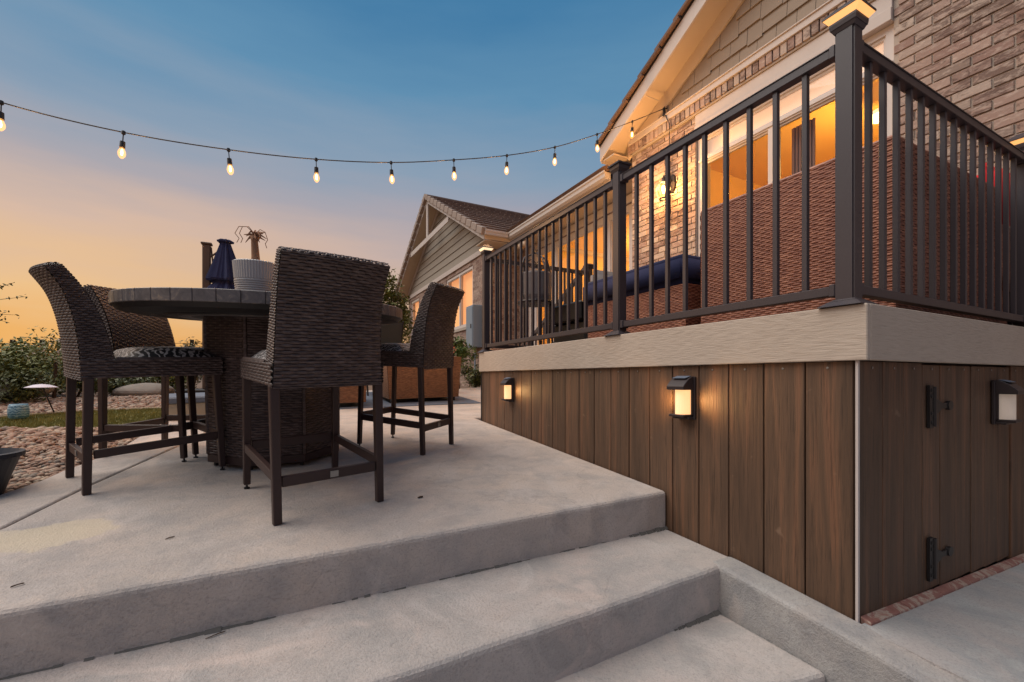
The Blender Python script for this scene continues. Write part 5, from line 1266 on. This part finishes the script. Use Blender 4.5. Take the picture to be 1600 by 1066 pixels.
def lawn_in(x, y):
    # curved lawn strip
    if x > -1.02 or y > 7.6: return False
    c = 5.25-.55*(x+1.0)*.35; up = 6.55-.55*(x+1.6)*.6*.3
    e0 = 5.05+.10*math.sin(2*x)-.13*(x+1.4); e1 = 6.35+.5*min(0, x+1.9)*1.0
    return e0 < y < e1 and x > -4.2
scatter_stones()
lw = MB(); lb2 = MB(); rr = random.Random(5); cnt = 0
while cnt < 22000:
    x = rr.uniform(-4.2,-1.02); y = rr.uniform(4.9,7)
    if not lawn_in(x, y): continue
    z = gz(x, y); h_ = rr.uniform(.015,.04); a = rr.uniform(0,6.28); dx, dy = .003*math.cos(a), .003*math.sin(a)
    lw.add([(x-dx,y-dy,z), (x+dx,y+dy,z), (x+rr.uniform(-.012,.012),y+rr.uniform(-.012,.012),z+h_)], [(0,1,2)]); cnt += 1
lw.keep = True; tag(lw.build('lawn', M_grass), 'thin green lawn strip curving through the gravel bed', 'grass', kind='stuff')
# turf sheet under the blades
tb_ = MB(); step = .08; yy = 4.9
xs_ = [-4.2+.08*i for i in range(40)]; ys_ = [4.9+.08*i for i in range(26)]
for y in ys_:
    for x in xs_:
        if lawn_in(x+.04, y+.04): tb_.add([(x,y,gz(x,y)+.004), (x+.08,y,gz(x+.08,y)+.004), (x+.08,y+.08,gz(x+.08,y+.08)+.004), (x,y+.08,gz(x,y+.08)+.004)], [(0,1,2,3)])
tag(tb_.build('lawn_turf', M_grass), kind='structure')
ed = MB(); pe = [(x, 6.37+.5*min(0, x+1.9), 0) for x in [-1.05,-1.4,-1.8,-2.2,-2.6,-3.0,-3.6]]; ed.tube([(x, y, gz(x, y)+.018) for x, y, _ in pe], .012, 6)
tag(ed.build('lawn_edging', M_conc_stone), 'pale curved edging strip between lawn and gravel', 'edging')

# leaf litter on the concrete
def litter(px, py, zf, r, label, seed, rz=0):
    mb = MB(); rr = random.Random(seed); n = 8
    d = Vector((sY+(px-800)/f_*cY, cY-(px-800)/f_*sY, (590-py)/f_)); lo_, hi_ = .3, 8
    for _ in range(50):
        m_ = (lo_+hi_)/2; p = d*m_
        if p.z > zf(p.x, p.y): lo_ = m_
        else: hi_ = m_
    p = d*lo_; z = zf(p.x, p.y); c = [(r[0]*math.cos(6.283*k/n)*rr.uniform(.6,1.2), r[1]*math.sin(6.283*k/n)*rr.uniform(.6,1.2)) for k in range(n)]
    mb.v = [(0,0,.006)]+[(a, b, rr.uniform(.001,.006)) for a, b in c]; mb.f = [(0, 1+k, 1+(k+1) % n) for k in range(n)]; mb.keep = True
    o = mb.build('dry_leaf', M_bark); o.location = (p.x, p.y, z+.001); o.rotation_euler = (0,0,rz); md = o.modifiers.new('s','SOLIDIFY'); md.thickness = .002; tag(o, label, 'leaf', 'dry leaves on the concrete')
litter(657, 778, PZ, (.018,.012), 'dark curled leaf lying right of the nearest stool', 1)
litter(265, 842, PZ, (.014,.003), 'tiny twig sliver on the patio left of the nearest stool', 2, .3)
litter(28, 916, PZ, (.018,.003), 'thin twig at the left picture edge near the top step', 3, .5)
litter(340, 993, z2, (.030,.003), 'long thin twig on the middle step', 4, .3)
litter(1150, 870, z2, (.02,.003), 'thin twig against the skirt beside the kerb', 5, -.5)

# stain patches
def stain(px, py, rx, ry, zf, seed):
    pass

# distant hills
hm = MB(); rr = random.Random(2); n = 60; Rr_ = 700
for i in range(n+1):
    a = R(60)+R(240)*i/n; h_ = 22+7*math.sin(i*.5)+4*math.sin(i*1.3)+rr.uniform(-1,1)
    hm.v += [(Rr_*math.cos(a), Rr_*math.sin(a), -6), (Rr_*1.1*math.cos(a), Rr_*1.1*math.sin(a), h_)]
for i in range(n): hm.f.append((2*i, 2*i+2, 2*i+3, 2*i+1))
tag(hm.build('hills', paint('hills', srgb(96,84,76), .95)), kind='structure')
